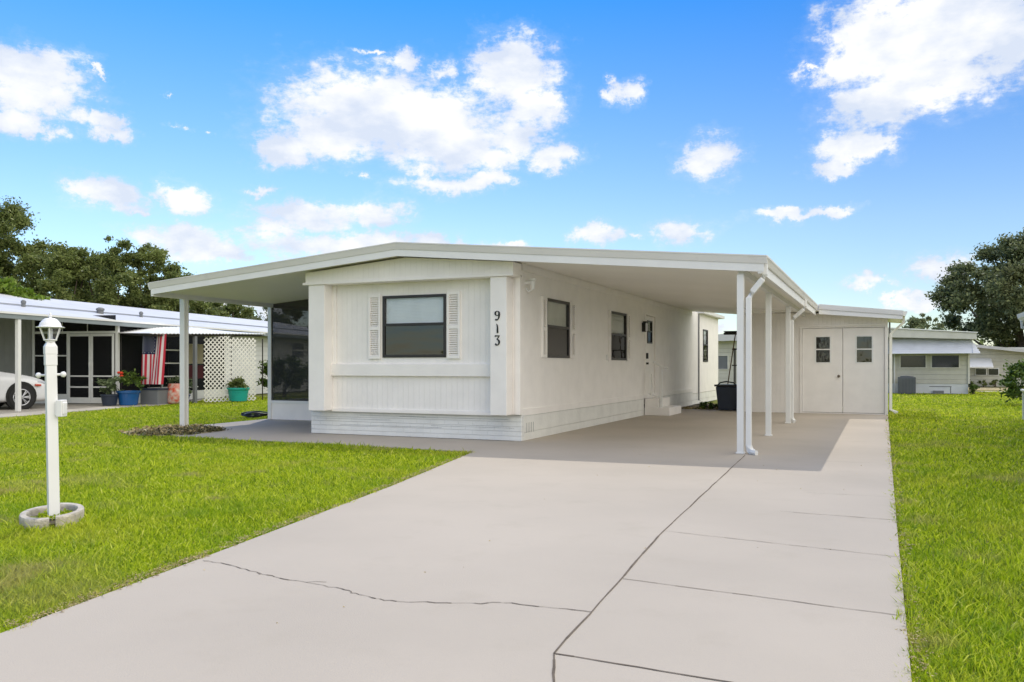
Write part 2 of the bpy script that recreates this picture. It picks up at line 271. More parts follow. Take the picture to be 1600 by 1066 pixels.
# ------------------------------------------------------------------ object helpers
FRAMES = {}
def put(o, parent=None):
    COL.objects.link(o)
    if parent: o.parent = parent; FRAMES[o.name] = FRAMES.get(parent.name, Matrix())
    return o
def tag(o, label=None, cat=None, group=None, kind=None):
    for k, v in (('label', label), ('category', cat), ('group', group), ('kind', kind)):
        if v: o[k] = v
    return o
def thing(name, label, cat, loc=(0,0,0), rot=0, group=None):
    o = bpy.data.objects.new(name, None); COL.objects.link(o); o.empty_display_size = .2
    o.location = loc; o.rotation_euler = (0, 0, rot)
    FRAMES[o.name] = Matrix.Translation(loc) @ Matrix.Rotation(rot, 4, 'Z')
    return tag(o, label, cat, group)
class MB:
    def __init__(s): s.v = []; s.f = []; s.m = []
    def add(s, vs, fs, mi=0):
        n = len(s.v); s.v += [tuple(v) for v in vs]; s.f += [tuple(n+i for i in f) for f in fs]; s.m += [mi]*len(fs); return s
    def box(s, a, b, mi=0):
        x0,y0,z0 = [min(p,q) for p,q in zip(a,b)]; x1,y1,z1 = [max(p,q) for p,q in zip(a,b)]
        return s.add([(x0,y0,z0),(x1,y0,z0),(x1,y1,z0),(x0,y1,z0),(x0,y0,z1),(x1,y0,z1),(x1,y1,z1),(x0,y1,z1)],
                     [(3,2,1,0),(4,5,6,7),(0,1,5,4),(1,2,6,5),(2,3,7,6),(3,0,4,7)], mi)
    def prism(s, poly, axis, a, b, mi=0):
        """poly 2-D, extruded along axis 0,1,2 from a to b"""
        def P(p, t):
            return {0:(t,p[0],p[1]), 1:(p[0],t,p[1]), 2:(p[0],p[1],t)}[axis]
        n = len(poly); vs = [P(p,a) for p in poly]+[P(p,b) for p in poly]
        fs = [tuple(range(n))[::-1], tuple(range(n,2*n))]+[(i,(i+1)%n,n+(i+1)%n,n+i) for i in range(n)]
        return s.add(vs, fs, mi)
    def tube(s, pts, r, n=8, mi=0, caps=True, sq=False):
        pts = [Vector(p) for p in pts]; rs = r if isinstance(r,(list,tuple)) else [r]*len(pts)
        rings = []
        for i, p in enumerate(pts):
            d = (pts[min(i+1,len(pts)-1)]-pts[max(i-1,0)]).normalized()
            up = Vector((0,0,1)) if abs(d.z) < .95 else Vector((1,0,0))
            a = d.cross(up).normalized(); b = a.cross(d).normalized()
            ring = []
            for k in range(n):
                t = 2*math.pi*(k+(.5 if sq else 0))/n; ring.append(p+(a*math.cos(t)+b*math.sin(t))*rs[i])
            rings.append(ring)
        vs = [v for q in rings for v in q]; fs = []
        for i in range(len(pts)-1):
            for k in range(n): fs.append((i*n+k, i*n+(k+1)%n, (i+1)*n+(k+1)%n, (i+1)*n+k))
        if caps: fs += [tuple(range(n))[::-1], tuple(range((len(pts)-1)*n, len(pts)*n))]
        return s.add(vs, fs, mi)
    def lathe(s, prof, c=(0,0,0), n=20, mi=0, axis=2):
        vs = []; fs = []
        for (r, z) in prof:
            for k in range(n):
                t = 2*math.pi*k/n; p = (r*math.cos(t), r*math.sin(t), z)
                if axis == 1: p = (p[0], p[2], p[1])
                if axis == 0: p = (p[2], p[0], p[1])
                vs.append((c[0]+p[0], c[1]+p[1], c[2]+p[2]))
        for i in range(len(prof)-1):
            for k in range(n): fs.append((i*n+k, i*n+(k+1)%n, (i+1)*n+(k+1)%n, (i+1)*n+k))
        fs += [tuple(range(n))[::-1], tuple(range((len(prof)-1)*n, len(prof)*n))]
        return s.add(vs, fs, mi)
    def wall(s, axis, c0, c1, u0, u1, z0, z1, holes=(), mi=0):
        """slab with openings: axis is the thin axis (c0 front, c1 back); holes (ua,ub,za,zb)"""
        us = sorted({u0,u1,*[h[0] for h in holes],*[h[1] for h in holes]}); zs = sorted({z0,z1,*[h[2] for h in holes],*[h[3] for h in holes]})
        nu, nz = len(us)-1, len(zs)-1
        solid = [[not any(h[0] <= (us[i]+us[i+1])/2 <= h[1] and h[2] <= (zs[j]+zs[j+1])/2 <= h[3] for h in holes) for j in range(nz)] for i in range(nu)]
        def P(c,u,z): return (c,u,z) if axis == 0 else (u,c,z)
        idx = {}; vs = []
        def V(c,i,j):
            k = (c,i,j)
            if k not in idx: idx[k] = len(vs); vs.append(P(c, us[i], zs[j]))
            return idx[k]
        fs = []
        for i in range(nu):
            for j in range(nz):
                if not solid[i][j]: continue
                fs.append((V(c0,i,j),V(c0,i+1,j),V(c0,i+1,j+1),V(c0,i,j+1))); fs.append((V(c1,i,j),V(c1,i,j+1),V(c1,i+1,j+1),V(c1,i+1,j)))
                for (di,dj,a,b) in ((-1,0,(i,j),(i,j+1)),(1,0,(i+1,j),(i+1,j+1)),(0,-1,(i,j),(i+1,j)),(0,1,(i,j+1),(i+1,j+1))):
                    x, y = i+di, j+dj
                    if x < 0 or y < 0 or x >= nu or y >= nz or not solid[x][y]:
                        fs.append((V(c0,*a),V(c0,*b),V(c1,*b),V(c1,*a)))
        return s.add(vs, fs, mi)
    def build(s, name, m, parent=None, world=True, bevel=0, smooth=False):
        me = bpy.data.meshes.new(name)
        vs = s.v
        if parent and world:
            inv = FRAMES.get(parent.name, Matrix()).inverted(); vs = [inv @ Vector(v) for v in vs]
        me.from_pydata([tuple(v) for v in vs], [], s.f)
        ms = m if isinstance(m, (list, tuple)) else [m]
        for x in ms: me.materials.append(x)
        if len(ms) > 1: me.polygons.foreach_set('material_index', s.m)
        bm = bmesh.new(); bm.from_mesh(me); bmesh.ops.recalc_face_normals(bm, faces=bm.faces); bm.to_mesh(me); bm.free()
        if smooth: me.polygons.foreach_set('use_smooth', [True]*len(me.polygons))
        me.update()
        o = bpy.data.objects.new(name, me)
        if bevel:
            b = o.modifiers.new('bevel', 'BEVEL'); b.width = bevel; b.segments = 2; b.limit_method = 'ANGLE'
        return put(o, parent)
def fast_mesh(name, V, F, m, parent=None, world=True, smooth=False, center=False):
    """numpy verts (n,3), faces (k,m) equal size"""
    V = np.asarray(V, float)
    if parent and world:
        inv = np.array(FRAMES.get(parent.name, Matrix()).inverted()); V = V @ inv[:3,:3].T + inv[:3,3]
    me = bpy.data.meshes.new(name); k = F.shape[1]
    me.vertices.add(len(V)); me.vertices.foreach_set('co', V.astype(np.float32).ravel())
    me.loops.add(F.size); me.loops.foreach_set('vertex_index', F.astype(np.int32).ravel())
    me.polygons.add(len(F)); me.polygons.foreach_set('loop_start', np.arange(0, F.size, k, dtype=np.int32))
    me.update(calc_edges=True); me.materials.append(m)
    if smooth: me.polygons.foreach_set('use_smooth', [True]*len(me.polygons))
    return put(bpy.data.objects.new(name, me), parent)
def copy_tree(o, parent=None):
    c = o.copy(); COL.objects.link(c)
    if parent: c.parent = parent
    for ch in list(o.children): copy_tree(ch, c)
    return c
def struct(name, mb, m): return tag(mb.build(name, m), kind='structure')

# ================================================================== SETTING
g = MB(); S = 900
g.add([(-S,-S,-.035),(S,-S,-.035),(S,S,-.035),(-S,S,-.035)], [(0,1,2,3)]); struct('ground', g, M['turf'])
g = MB()
g.prism([(-3.1,-2.5),(.1,-2.5),(.12,7),(.19,22.2),(.19,22.35),(-1.2,22.35),(-3.3,22.35),(-3.3,23.0),(-5.2,23.0),(-5.3,12.2),(-5.16,10.47),(-4.45,7.2),(-3.88,4.1),(-3.55,2.2)], 2, -.12, 0)
drive = struct('driveway', g, M['concrete'])
g = MB()
g.prism([(-5.16,10.47),(-7.88,10.64),(-10.15,10.74),(-11.35,10.78),(-12.45,12.0),(-12.52,13.1),(-12.6,15.2),(-12.6,20),(-9.1,20),(-9.1,12.3),(-5.3,12.2)][::-1], 2, -.12, -.003)
struct('patio', g, M['concrete'])
g = MB(); g.box((-60,-9.5,-.05),(60,-2.5,-.02)); struct('road', g, M['asphalt'])

def strip(mb, pts, w, z=.003, jit=0):
    for i in range(len(pts)-1):
        a, b = Vector((*pts[i],0)), Vector((*pts[i+1],0)); d = (b-a).normalized(); n = Vector((-d.y,d.x,0))*w/2
        w2 = 1 if not jit else random.uniform(1-jit,1+jit)
        mb.add([a-n*w2+Vector((0,0,z)),b-n*w2+Vector((0,0,z)),b+n*w2+Vector((0,0,z)),a+n*w2+Vector((0,0,z))],[(0,1,2,3)])
def wob(a, b, n, amp):
    return [(a[0]+(b[0]-a[0])*i/n+random.uniform(-amp,amp)*(0<i<n), a[1]+(b[1]-a[1])*i/n+random.uniform(-amp,amp)*(0<i<n)) for i in range(n+1)]
j = MB()
J0,J1 = (-1.24,3.27),(-1.64,11.5)
strip(j, wob(J0,(-1.43,6.01),14,.004)+wob((-1.43,6.01),J1,20,.004)[1:], .010, jit=.35)
strip(j, wob(J0,(-1.13,2.98),4,.003)+[(-.95,2.5)], .009, jit=.3)
strip(j, wob(J0,(-.52,3.24),8,.003)+wob((-.52,3.24),(.09,3.19),6,.003)[1:], .009, jit=.3)
jo = j.build('expansion_joint', M['joint'], drive)
j = MB()
strip(j, wob((-1.32,4.57),(.1,4.43),14,.004), .006, jit=.4)
strip(j, wob((-1.43,6.01),(.11,5.78),14,.004), .005, jit=.4)
strip(j, wob((-.75,7.2),(.11,7.15),8,.003), .006, jit=.5)
strip(j, wob((-.62,8.35),(.11,8.38),6,.003), .005, jit=.5)
strip(j, wob((-.62,11.2),(-.1,11.2),4,.003), .006, jit=.5)
j.build('control_joint', M['groove'], drive)
ck = [(-3.81,3.97),(-3.66,3.96),(-3.36,3.87),(-3.14,3.82),(-2.89,3.79),(-2.64,3.76),(-2.49,3.70),(-2.31,3.66),(-2.15,3.70),(-1.87,3.80),(-1.7,3.88),(-1.49,3.88),(-1.28,3.89)]
pp = [ck[0]]
for a, b in zip(ck, ck[1:]): pp += wob(a, b, 6, .012)[1:]
j = MB(); strip(j, pp, .006, jit=.6)
strip(j, [(-2.9,3.79),(-2.86,3.83),(-2.80,3.84)], .005); strip(j, [(-3.3,3.86),(-3.25,3.83)], .005)
j.build('crack', M['crackm'], drive)

# mulch bed by the patio post
BED = [(-12.4, 10.94), (-12.74, 11.61), (-12.67, 12.08), (-12.49, 12.72), (-11.83, 12.54), (-11.07, 12.09), (-10.98, 11.56), (-10.93, 11.13), (-11.08, 10.84), (-11.33, 10.66), (-11.79, 10.61)]
g = MB(); g.prism(BED[::-1], 2, -.05, .006); struct('garden_bed', g, M['mulch'])
g = MB(); g.box((-9,23.0,-.05),(-3.3,27,-.02)); g.box((-5.1,23.01,-.05),(-3.36,24.2,-.012)); struct('bare_soil', g, M['soil'])

# ================================================================== MAIN HOUSE
house = thing('manufactured_home', 'white single storey manufactured home with the number 913 on its front corner column', 'house', (-7.2,12.15,0))
X0,X1,YF,YB = -9.2,-5.2,12.15,25.4
def ZT(x):   # roof top
    return 3.17-(x+7.1)*.0893 if x > -7.1 else 3.17+(x+7.1)*.083
# windows: openings
fw_ = (-7.70,-6.49,1.33,2.37)
sw = [(13.33,14.48,1.33,2.35),(17.03,18.25,1.31,2.35)]
g = MB(); g.wall(1, YF, YF+.12, X0+.02, X1-.02, .42, 2.75, [fw_]); g.build('front_wall', M['siding_x'], house)
door = (19.95,20.88,.42,2.42)
g = MB(); g.wall(0, X1, X1-.12, YF+.13, YB, .44, 2.84, sw+[door]); g.build('side_wall', M['siding_y'], house)
g = MB(); g.box((X0,YF+.13,0),(X0+.1,YB,2.84)); g.box((X0,YB,0),(X1,YB+.1,2.84)); g.box((X0+.1,YF+.15,.40),(X1-.13,YB,.44)); g.build('rear_wall', M['white'], house)
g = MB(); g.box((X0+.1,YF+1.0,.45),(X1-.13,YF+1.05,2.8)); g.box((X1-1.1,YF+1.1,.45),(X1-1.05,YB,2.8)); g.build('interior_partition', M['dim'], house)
# gable
g = MB()
g.prism([(X0+.1,2.62),(X1+.02,2.62),(X1+.02,ZT(X1)-.20),(-7.1,2.965),(X0+.1,ZT(X0)-.20)], 1, 11.88, YF+.1)
g.build('gable', M['siding_x'], house, bevel=.004)
g = MB(); g.box((X0+.05,11.865,2.585),(X1+.03,YF,2.625)); g.build('gable_trim', M['white'], house, bevel=.004)
# front columns: deep side pilasters
g = MB(); g.box((-9.05,11.9,.42),(-8.72,YF-.002,2.584)); g.build('front_column', M['white'], house, bevel=.006)
g = MB(); g.box((-5.58,11.9,.42),(-5.30,YF-.002,2.584)); g.build('front_column', M['white'], house, bevel=.006)
g = MB(); g.box((-5.25,YF-.03,.42),(-5.165,YF+.06,2.584)); g.build('corner_trim', M['white'], house, bevel=.004)
g = MB(); g.box((-8.72,12.09,1.02),(-5.581,YF-.001,1.22)); g.box((-8.72,12.11,.40),(-5.581,YF-.001,.455)); g.box((-8.72,12.125,1.222),(-8.64,YF-.001,2.583)); g.build('trim_board', M['white'], house, bevel=.004)
g = MB(); g.box((X1,YF+.07,.40),(X1+.025,YB,.50)); g.box((X1,YF+.07,2.70),(X1+.02,YB,2.80)); g.build('side_trim_board', M['white'], house, bevel=.003)
# skirt
g = MB(); g.box((X0-.02,12.20,0),(X1+.03,12.30,.41)); g.build('brick_skirt', M['brick_x'], house, bevel=.008)
g = MB(); g.box((X1-.06,12.302,0),(X1+.03,19.715,.40)); g.box((X1-.06,20.95,0),(X1+.03,YB,.40)); g.build('side_skirt', M['brick_y'], house, bevel=.006)
g = MB()
random.seed(3)
for k in range(5): g.box((X1+.03,12.38+k*.075,.12),(X1+.033,12.388+k*.075,.28))
for (a,b,z) in ((-9.1,-7.6,.27),(-8.2,-6.9,.34),(-7.4,-5.4,.335),(-8.6,-6.6,.17),(-6.8,-5.3,.2)):
    g.box((a,12.197,z),(b,12.1995,z+.003))
g.build('skirt_vent', M['grey'], house)

def window(axis, c, u0, u1, z0, z1, parent, blind, out, split=.47, fr=.045, lowmat='lowglass', framem='bronze', shades=True):
    """sash window in an opening; out = +-1 outward direction along the thin axis"""
    def B(mb, ca, cb, ua, ub, za, zb):
        mb.box((ca,ua,za),(cb,ub,zb)) if axis == 0 else mb.box((ua,ca,za),(ub,cb,zb))
    f = MB(); a, b = c+out*.02, c-out*.05
    zm = z1-(z1-z0)*split
    B(f,a,b,u0,u1,z0,z0+fr); B(f,a,b,u0,u1,z1-fr,z1); B(f,a,b,u0,u0+fr,z0+fr,z1-fr); B(f,a,b,u1-fr,u1,z0+fr,z1-fr); B(f,a+out*.004,b,u0+fr,u1-fr,zm-fr*.5,zm+fr*.5)
    fo = f.build('window', M[framem], parent, bevel=.003)
    p = MB(); B(p, c-out*.012, c-out*.018, u0+fr, u1-fr, zm+fr*.5, z1-fr); p.build('pane', M['glass'], fo)
    p = MB(); B(p, c-out*.002, c-out*.008, u0+fr, u1-fr, z0+fr, zm-fr*.5); p.build('screen_pane', M[lowmat], fo)
    if shades:
        p = MB(); B(p, c-out*.035, c-out*.045, u0+fr, u1-fr, z0+fr, z1-fr); p.build('blind', M[blind], fo)
    return fo
window(1, YF, *fw_, house, 'blind', -1)
for s_ in sw: window(0, X1, *s_, house, 'blindtan', 1)

def shutter(axis, c, u0, u1, z0, z1, out, parent):
    def B(mb, ca, cb, ua, ub, za, zb):
        mb.box((ca,ua,za),(cb,ub,zb)) if axis == 0 else mb.box((ua,ca,za),(ub,cb,zb))
    f = MB(); zm = (z0+z1)/2-.03; w = .035
    a, b = c+out*.038, c+out*.001
    for (za,zb) in ((z0,z0+.05),(zm-.03,zm+.03),(z1-.05,z1)): B(f,a,b,u0+w,u1-w,za,zb)
    B(f,a,b,u0,u0+w,z0,z1); B(f,a,b,u1-w,u1,z0,z1)
    for (za,zb) in ((z0+.05,zm-.03),(zm+.03,z1-.05)):
        n = int((zb-za)/.036)
        for i in range(n):
            z = za+(i+.5)*(zb-za)/n
            if axis == 0:
                f.add([(c+out*.034,u0+w,z-.016),(c+out*.034,u1-w,z-.016),(c+out*.006,u1-w,z+.012),(c+out*.006,u0+w,z+.012),(c+out*.028,u0+w,z-.016),(c+out*.028,u1-w,z-.016),(c+out*.002,u1-w,z+.006),(c+out*.002,u0+w,z+.006)],[(0,1,2,3),(7,6,5,4),(0,4,5,1)])
            else:
                f.add([(u0+w,c+out*.034,z-.016),(u1-w,c+out*.034,z-.016),(u1-w,c+out*.006,z+.012),(u0+w,c+out*.006,z+.012),(u0+w,c+out*.028,z-.016),(u1-w,c+out*.028,z-.016),(u1-w,c+out*.002,z+.006),(u0+w,c+out*.002,z+.006)],[(0,1,2,3),(7,6,5,4),(0,4,5,1)])
    f.build('shutter', M['white'], parent)
shutter(1, YF, -7.97,-7.735, 1.31,2.40, -1, house); shutter(1, YF, -6.46,-6.225, 1.31,2.40, -1, house)
shutter(0, X1, 13.10,13.30, 1.33,2.36, 1, house); shutter(0, X1, 14.52,14.76, 1.33,2.36, 1, house)
shutter(0, X1, 16.90,17.01, 1.29,2.36, 1, house); shutter(0, X1, 18.27,18.5, 1.29,2.36, 1, house)

# side door
g = MB(); g.wall(0, X1-.01, X1-.05, door[0]+.01, door[1]-.01, door[2]+.01, door[3]-.01, [(20.16,20.62,1.74,2.30)]); d_ = g.build('door', M['white'], house, bevel=.003)
window(0, X1-.01, 20.16,20.62,1.74,2.30, d_, 'blindtan', 1, fr=.03)
g = MB(); g.box((X1,door[0]-.06,.42),(X1+.018,door[0],2.48)); g.box((X1,door[1],.42),(X1+.018,door[1]+.06,2.48)); g.box((X1,door[0],2.42),(X1+.018,door[1],2.48)); g.build('door_casing', M['white'], house, bevel=.003)
g = MB(); g.box((X1-.01,20.0,1.36),(X1+.05,20.07,1.50)); g.build('door_lock', M['black'], d_, bevel=.006)
g = MB(); g.box((X1-.01,20.02,1.22),(X1+.06,20.06,1.27)); g.build('door_handle', M['black'], d_, bevel=.006)
g = MB(); g.box((X1-.012,door[0]+.0,.45),(X1+.006,door[0]+.014,1.30)); g.build('door_gap', M['joint'], d_)
g = MB(); g.box((X1,19.62,2.0),(X1+.09,19.72,2.22)); g.box((X1+.03,19.60,2.22),(X1+.13,19.74,2.25)); wl = g.build('porch_light', M['black'], house, bevel=.006)
g = MB(); g.box((X1+.09,19.63,2.02),(X1+.12,19.71,2.2)); g.build('light_glass', M['blind'], wl)
# carriage lamp near the front corner
g = MB(); g.lathe([(.02,-.02),(.055,0),(.06,.02),(.03,.03)], (X1+.13,12.42,2.56), 10); g.box((X1,12.40,2.50),(X1+.12,12.44,2.54)); g.tube([(X1+.01,12.42,2.44),(X1+.06,12.42,2.38),(X1+.13,12.42,2.42)], .012)
g.lathe([(.03,-.14),(.045,-.02)], (X1+.13,12.42,2.56), 8); g.build('wall_lantern', M['trimwhite'], house)
g = MB(); g.box((X1,16.76,1.30),(X1+.02,16.84,1.42)); g.build('outlet_cover', M['trimwhite'], house, bevel=.004)

# house digits: 9, 1, 3 as flat cut letters
def ribbon(mb, pts, ws, y0, y1, cx, cz, sc):
    n = len(pts); L_, R_ = [], []
    for i, (x, z) in enumerate(pts):
        a = pts[max(i-1,0)]; b = pts[min(i+1,n-1)]; dx, dz = b[0]-a[0], b[1]-a[1]; l = math.hypot(dx,dz) or 1
        w = ws[i]/2; L_.append((cx+(x-dz/l*w)*sc, cz+(z+dx/l*w)*sc)); R_.append((cx+(x+dz/l*w)*sc, cz+(z-dx/l*w)*sc))
    vs = [(x,y0,z) for x,z in L_]+[(x,y0,z) for x,z in R_]+[(x,y1,z) for x,z in L_]+[(x,y1,z) for x,z in R_]
    fs = []
    for i in range(n-1):
        fs += [(i,i+1,n+i+1,n+i),(2*n+i,3*n+i,3*n+i+1,2*n+i+1),(i,2*n+i,2*n+i+1,i+1),(n+i,n+i+1,3*n+i+1,3*n+i)]
    fs += [(0,n,3*n,2*n),(n-1,3*n-1,4*n-1,2*n-1)]
    mb.add(vs, fs)
def arc(cx, cz, rx, rz, a0, a1, n): return [(cx+rx*math.cos(R(a0+(a1-a0)*i/n)), cz+rz*math.sin(R(a0+(a1-a0)*i/n))) for i in range(n+1)]
yA, yB = 11.888, 11.8995; NX = -5.455
g = MB(); p = arc(0,.28,.20,.20,0,360,22); ribbon(g, p, [.16+.05*math.cos(2*R(360*i/22)) -.05 for i in range(23)], yA, yB, NX, 1.962, .168)
p = arc(-.02,.28,.235,.60,0,-95,12)+[(-.2,-.30)]; ribbon(g, p, [.14,.15,.15,.15,.14,.13,.12,.11,.1,.1,.1,.12,.14,.16], yA+.001, yB, NX, 1.962, .168); g.build('house_digit', M['black'], house)
g = MB(); ribbon(g, [(-.07,.42),(.0,.3),(.03,.1),(.03,-.2),(.04,-.42)], [.05,.10,.13,.16,.15], yA, yB, NX, 1.774, .17); g.build('house_digit', M['black'], house)
g = MB(); ribbon(g, [(-.22,.36),(-.18,.44),(0,.43),(.24,.44)], [.10,.12,.10,.08], yA, yB, NX, 1.586, .168); ribbon(g, [(.22,.44),(.08,.24),(-.04,.10)], [.06,.08,.08], yA+.001, yB, NX, 1.586, .168)
p = arc(-.02,-.16,.22,.26,95,-110,16)+[(-.2,-.3)]; ribbon(g, p, [.07,.08,.1,.12,.14,.16,.17,.17,.16,.15,.13,.12,.1,.09,.1,.12,.14,.15], yA+.0005, yB, NX, 1.586, .168); g.build('house_digit', M['black'], house)

# roof over house, patio and carport
xl, xr = -12.38, -1.46; yf, yb = 11.62, 25.5
T = .17
g = MB(); top = [(xl,ZT(xl)),(-7.1,3.17),(xr,ZT(xr))]; bot = [(x,z-T) for x,z in top]
g.prism([(x,z-.004) for x,z in top]+[(x,z-.03) for x,z in top[::-1]], 1, yf, yb); roof = g.build('roof', M['rooftop'], house)
g = MB(); g.prism([(x,z-.032) for x,z in top]+bot[::-1], 1, yf+.01, yb-.01); g.build('ceiling', M['ceiling'], roof)
def band(mb, zt, zb, ya, yb2, xa=xl, xb=xr, lean=0):
    for (p, q) in (((xa),(-7.1)),((-7.1),(xb))):
        vs = []
        for x in (p, q):
            z = ZT(x); vs += [(x,ya-lean,z-zt),(x,yb2,z-zt),(x,yb2,z-zb),(x,ya,z-zb)]
        mb.add(vs, [(0,1,2,3),(7,6,5,4),(0,4,5,1),(1,5,6,2),(2,6,7,3),(3,7,4,0)])
g = MB(); band(g, -.006, .012, yf-.055, yf+.01, xl-.03, xr+.09); band(g, .0125, .105, yf-.028, yf-.001, xl-.03, xr+.09, lean=.022); g.build('fascia', M['fascia'], roof)
g = MB(); band(g, .1055, .215, yf-.018, yf+.0095, xl-.02, xr+.05); g.build('fascia', M['trimwhite'], roof)
ze = ZT(xr)
g = MB()   # eave gutter right, K profile
g.prism([(xr,ze-.002),(xr+.10,ze-.002),(xr+.10,ze-.03),(xr+.085,ze-.05),(xr+.06,ze-.11),(xr,ze-.11)], 1, yf-.02, 21.75)
g.build('gutter', M['fascia'], roof, bevel=.003)
g = MB(); g.box((xr-.03,yf-.01,ze-.24),(xr+.03,21.9,ze-.112)); g.build('fascia', M['trimwhite'], roof, bevel=.004)
zl = ZT(xl)
g = MB(); g.prism([(xl,zl-.002),(xl-.10,zl-.002),(xl-.10,zl-.03),(xl-.06,zl-.13),(xl,zl-.13)], 1, yf-.02, yb); g.build('gutter', M['fascia'], roof, bevel=.003)
g = MB(); g.box((xl-.03,yf-.01,zl-.25),(xl+.03,yb,zl-.132)); g.build('fascia', M['trimwhite'], roof, bevel=.004)
# longitudinal carport beam
g = MB(); bx = -1.73; g.box((bx-.04,yf+.12,ZT(bx)-T-.09),(bx+.04,22.25,ZT(bx)-T+.02)); g.build('carport_beam', M['trimwhite'], house, bevel=.004)
def post(x, y, zt, w=.09, zb=0):
    g = MB(); h = w/2
    for s_ in (-1,1):
        g.box((x-h,y+s_*h*.98,zb),(x+h,y+s_*h*.5,zt)); 
    g.box((x-h*.85,y-h*.5,zb),(x+h*.85,y+h*.5,zt)); g.box((x-h-.015,y-h-.015,zb),(x+h+.015,y+h+.015,zb+.02))
    return g.build('post', M['trimwhite'], house, bevel=.004)
zp = ZT(bx)-T-.088
post(bx, 11.72, zp); post(bx, 14.85, zp); post(bx, 18.2, zp)
post(-12.42, 12.44, ZT(-12.42)-T, .12, -.03)
def downspout(x, y, zt, xg, foot=(.06,-.04), parent=house, zg=None):
    g = MB(); w = .052
    g.tube([(xg,y,zt),(xg,y,zt-.14),(xg-.03,y,zt-.2),(x+.05,y,zt-.36),(x,y,zt-.44),(x,y,.12),(x+.02,y-.01,.05),(x+foot[0],y+foot[1],.03)], w, 4, sq=True)
    return g.build('downspout', M['trimwhite'], parent, bevel=.006)
downspout(-1.62, 11.70, ze-.11, -1.41); downspout(-1.67, 18.35, ze-.11, -1.41)
g = MB(); g.tube([(-1.57,11.62,.035),(-1.50,11.56,.03)], .035, 6); g.build('spout_elbow', M['trimwhite'], house)
# rear addition
g = MB(); g.wall(0, X1+.0, X1-.12, 25.505, 30.0, .34, 2.85, [(27.2,28.0,1.31,2.36)]); g.box((-8.6,26.55,.34),(X1-.125,26.65,2.85)); g.box((-8.6,29.9,.34),(X1-.125,30,2.85)); ad = g.build('addition_wall', M['siding_y'], house)
window(0, X1, 27.2,28.0,1.31,2.36, ad, 'blind', 1)
g = MB(); g.box((X1-.05,25.505,0),(X1-.01,30,.33)); g.build('addition_skirt', M['brick_y'], house)
g = MB(); g.prism([(-8.7,2.95),(-6.9,3.05),(-5.0,2.93),(-5.0,2.83),(-8.7,2.83)], 1, 26.4, 30.15); g.build('addition_roof', M['fascia'], house)
g = MB(); g.tube([(X1+.03,26.4,2.8),(X1+.03,26.4,.1)], .022, 6); g.build('corner_pipe', M['grey'], house)

# screen room at the left of the house
g = MB(); SX0, SX1, SY = -12.48, -9.3, 14.95
zt = lambda x: ZT(x)-T
g.box((SX0,SY,0),(SX0+.09,SY+.08,zt(SX0)))
g.box((SX1-.0,SY,0),(SX1+.07,SY+.08,zt(SX1)))
g.box((SX0+.09,SY,.36),(SX1,SY+.06,.42)); 
for yy in (19.95,): g.box((SX0,yy,0),(SX0+.06,yy+.07,zt(SX0)))
g.box((SX0,SY+.08,.36),(SX0+.05,19.95,.42))
g.build('screen_frame', M['trimwhite'], house, bevel=.003)
g = MB(); g.box((SX0+.09,SY+.02,0),(SX1,SY+.04,.359)); g.box((SX0+.02,SY+.08,0),(SX0+.035,19.95,.359)); g.build('kick_panel', M['white'], house)
g = MB(); g.prism([(SX0+.09,.42),(SX1,.42),(SX1,zt(SX1)),(SX0+.09,zt(SX0+.09))], 1, SY+.03, SY+.034); g.build('screen_panel', M['screen'], house)
g = MB(); g.box((SX0+.02,SY+.08,.42),(SX0+.024,19.95,zt(SX0+.02))); g.build('screen_panel', M['screen'], house)
g = MB(); g.box((SX0,20.02,0),(X0,20.1,zt(SX0))); g.build('room_end_wall', M['white'], house)

# steps
st = thing('entry_steps', 'white concrete entry steps with a handrail under the side door', 'steps', (X1+.5,20.3,0))
g = MB(); g.box((X1+.035,19.72,0),(-4.55,21.0,.19)); g.build('step', M['white'], st, bevel=.012)
g = MB(); g.box((X1+.035,19.74,.19),(-4.83,20.95,.40)); g.build('step', M['white'], st, bevel=.012)
g = MB()
g.box((-4.82,19.80,.19),(-4.75,19.87,1.16)); g.box((-5.03,19.81,.40),(-5.0,19.85,1.0)); 
g.tube([(-4.98,19.84,1.28),(-4.78,19.84,1.18),(-4.6,19.84,1.12)], .03, 6); g.tube([(-5.1,19.84,.52),(-4.8,19.84,.42)], .014, 6)
g.build('handrail', M['trimwhite'], st, bevel=.003)

# ================================================================== SHED
shed = thing('utility_shed', 'white utility shed with double doors at the end of the carport', 'shed', (-1.6,22.3,0))
SXL,SXR,SYF,SYB = -3.35,.19,22.3,25.35
def ZS(x): return 2.69-(x+1.4)*.112
g = MB(); g.wall(1, SYF, SYF+.1, SXL, SXR, 0, 2.40, [(-1.78,.12,.02,2.13)]); g.prism([(SXL,2.4),(SXR,2.4),(SXR,ZS(SXR)-.13),(-1.4,2.5),(SXL,2.55)],1,SYF+.001,SYF+.1); g.build('shed_wall', M['siding_x'], shed)
g = MB(); g.box((SXL,SYF+.101,0),(SXL+.08,SYB,2.5)); g.box((SXR-.08,SYF+.101,0),(SXR,SYB,2.42)); g.box((SXL,SYB,0),(SXR,SYB+.08,2.42)); g.build('shed_side_wall', M['siding_y'], shed)
g = MB(); g.box((-1.84,SYF-.022,0),(-1.781,SYF-.001,2.17)); g.box((-1.9,SYF-.026,2.171),(.185,SYF-.001,2.215)); g.box((.121,SYF-.022,0),(.185,SYF-.001,2.17)); g.build('door_casing', M['white'], shed, bevel=.003)
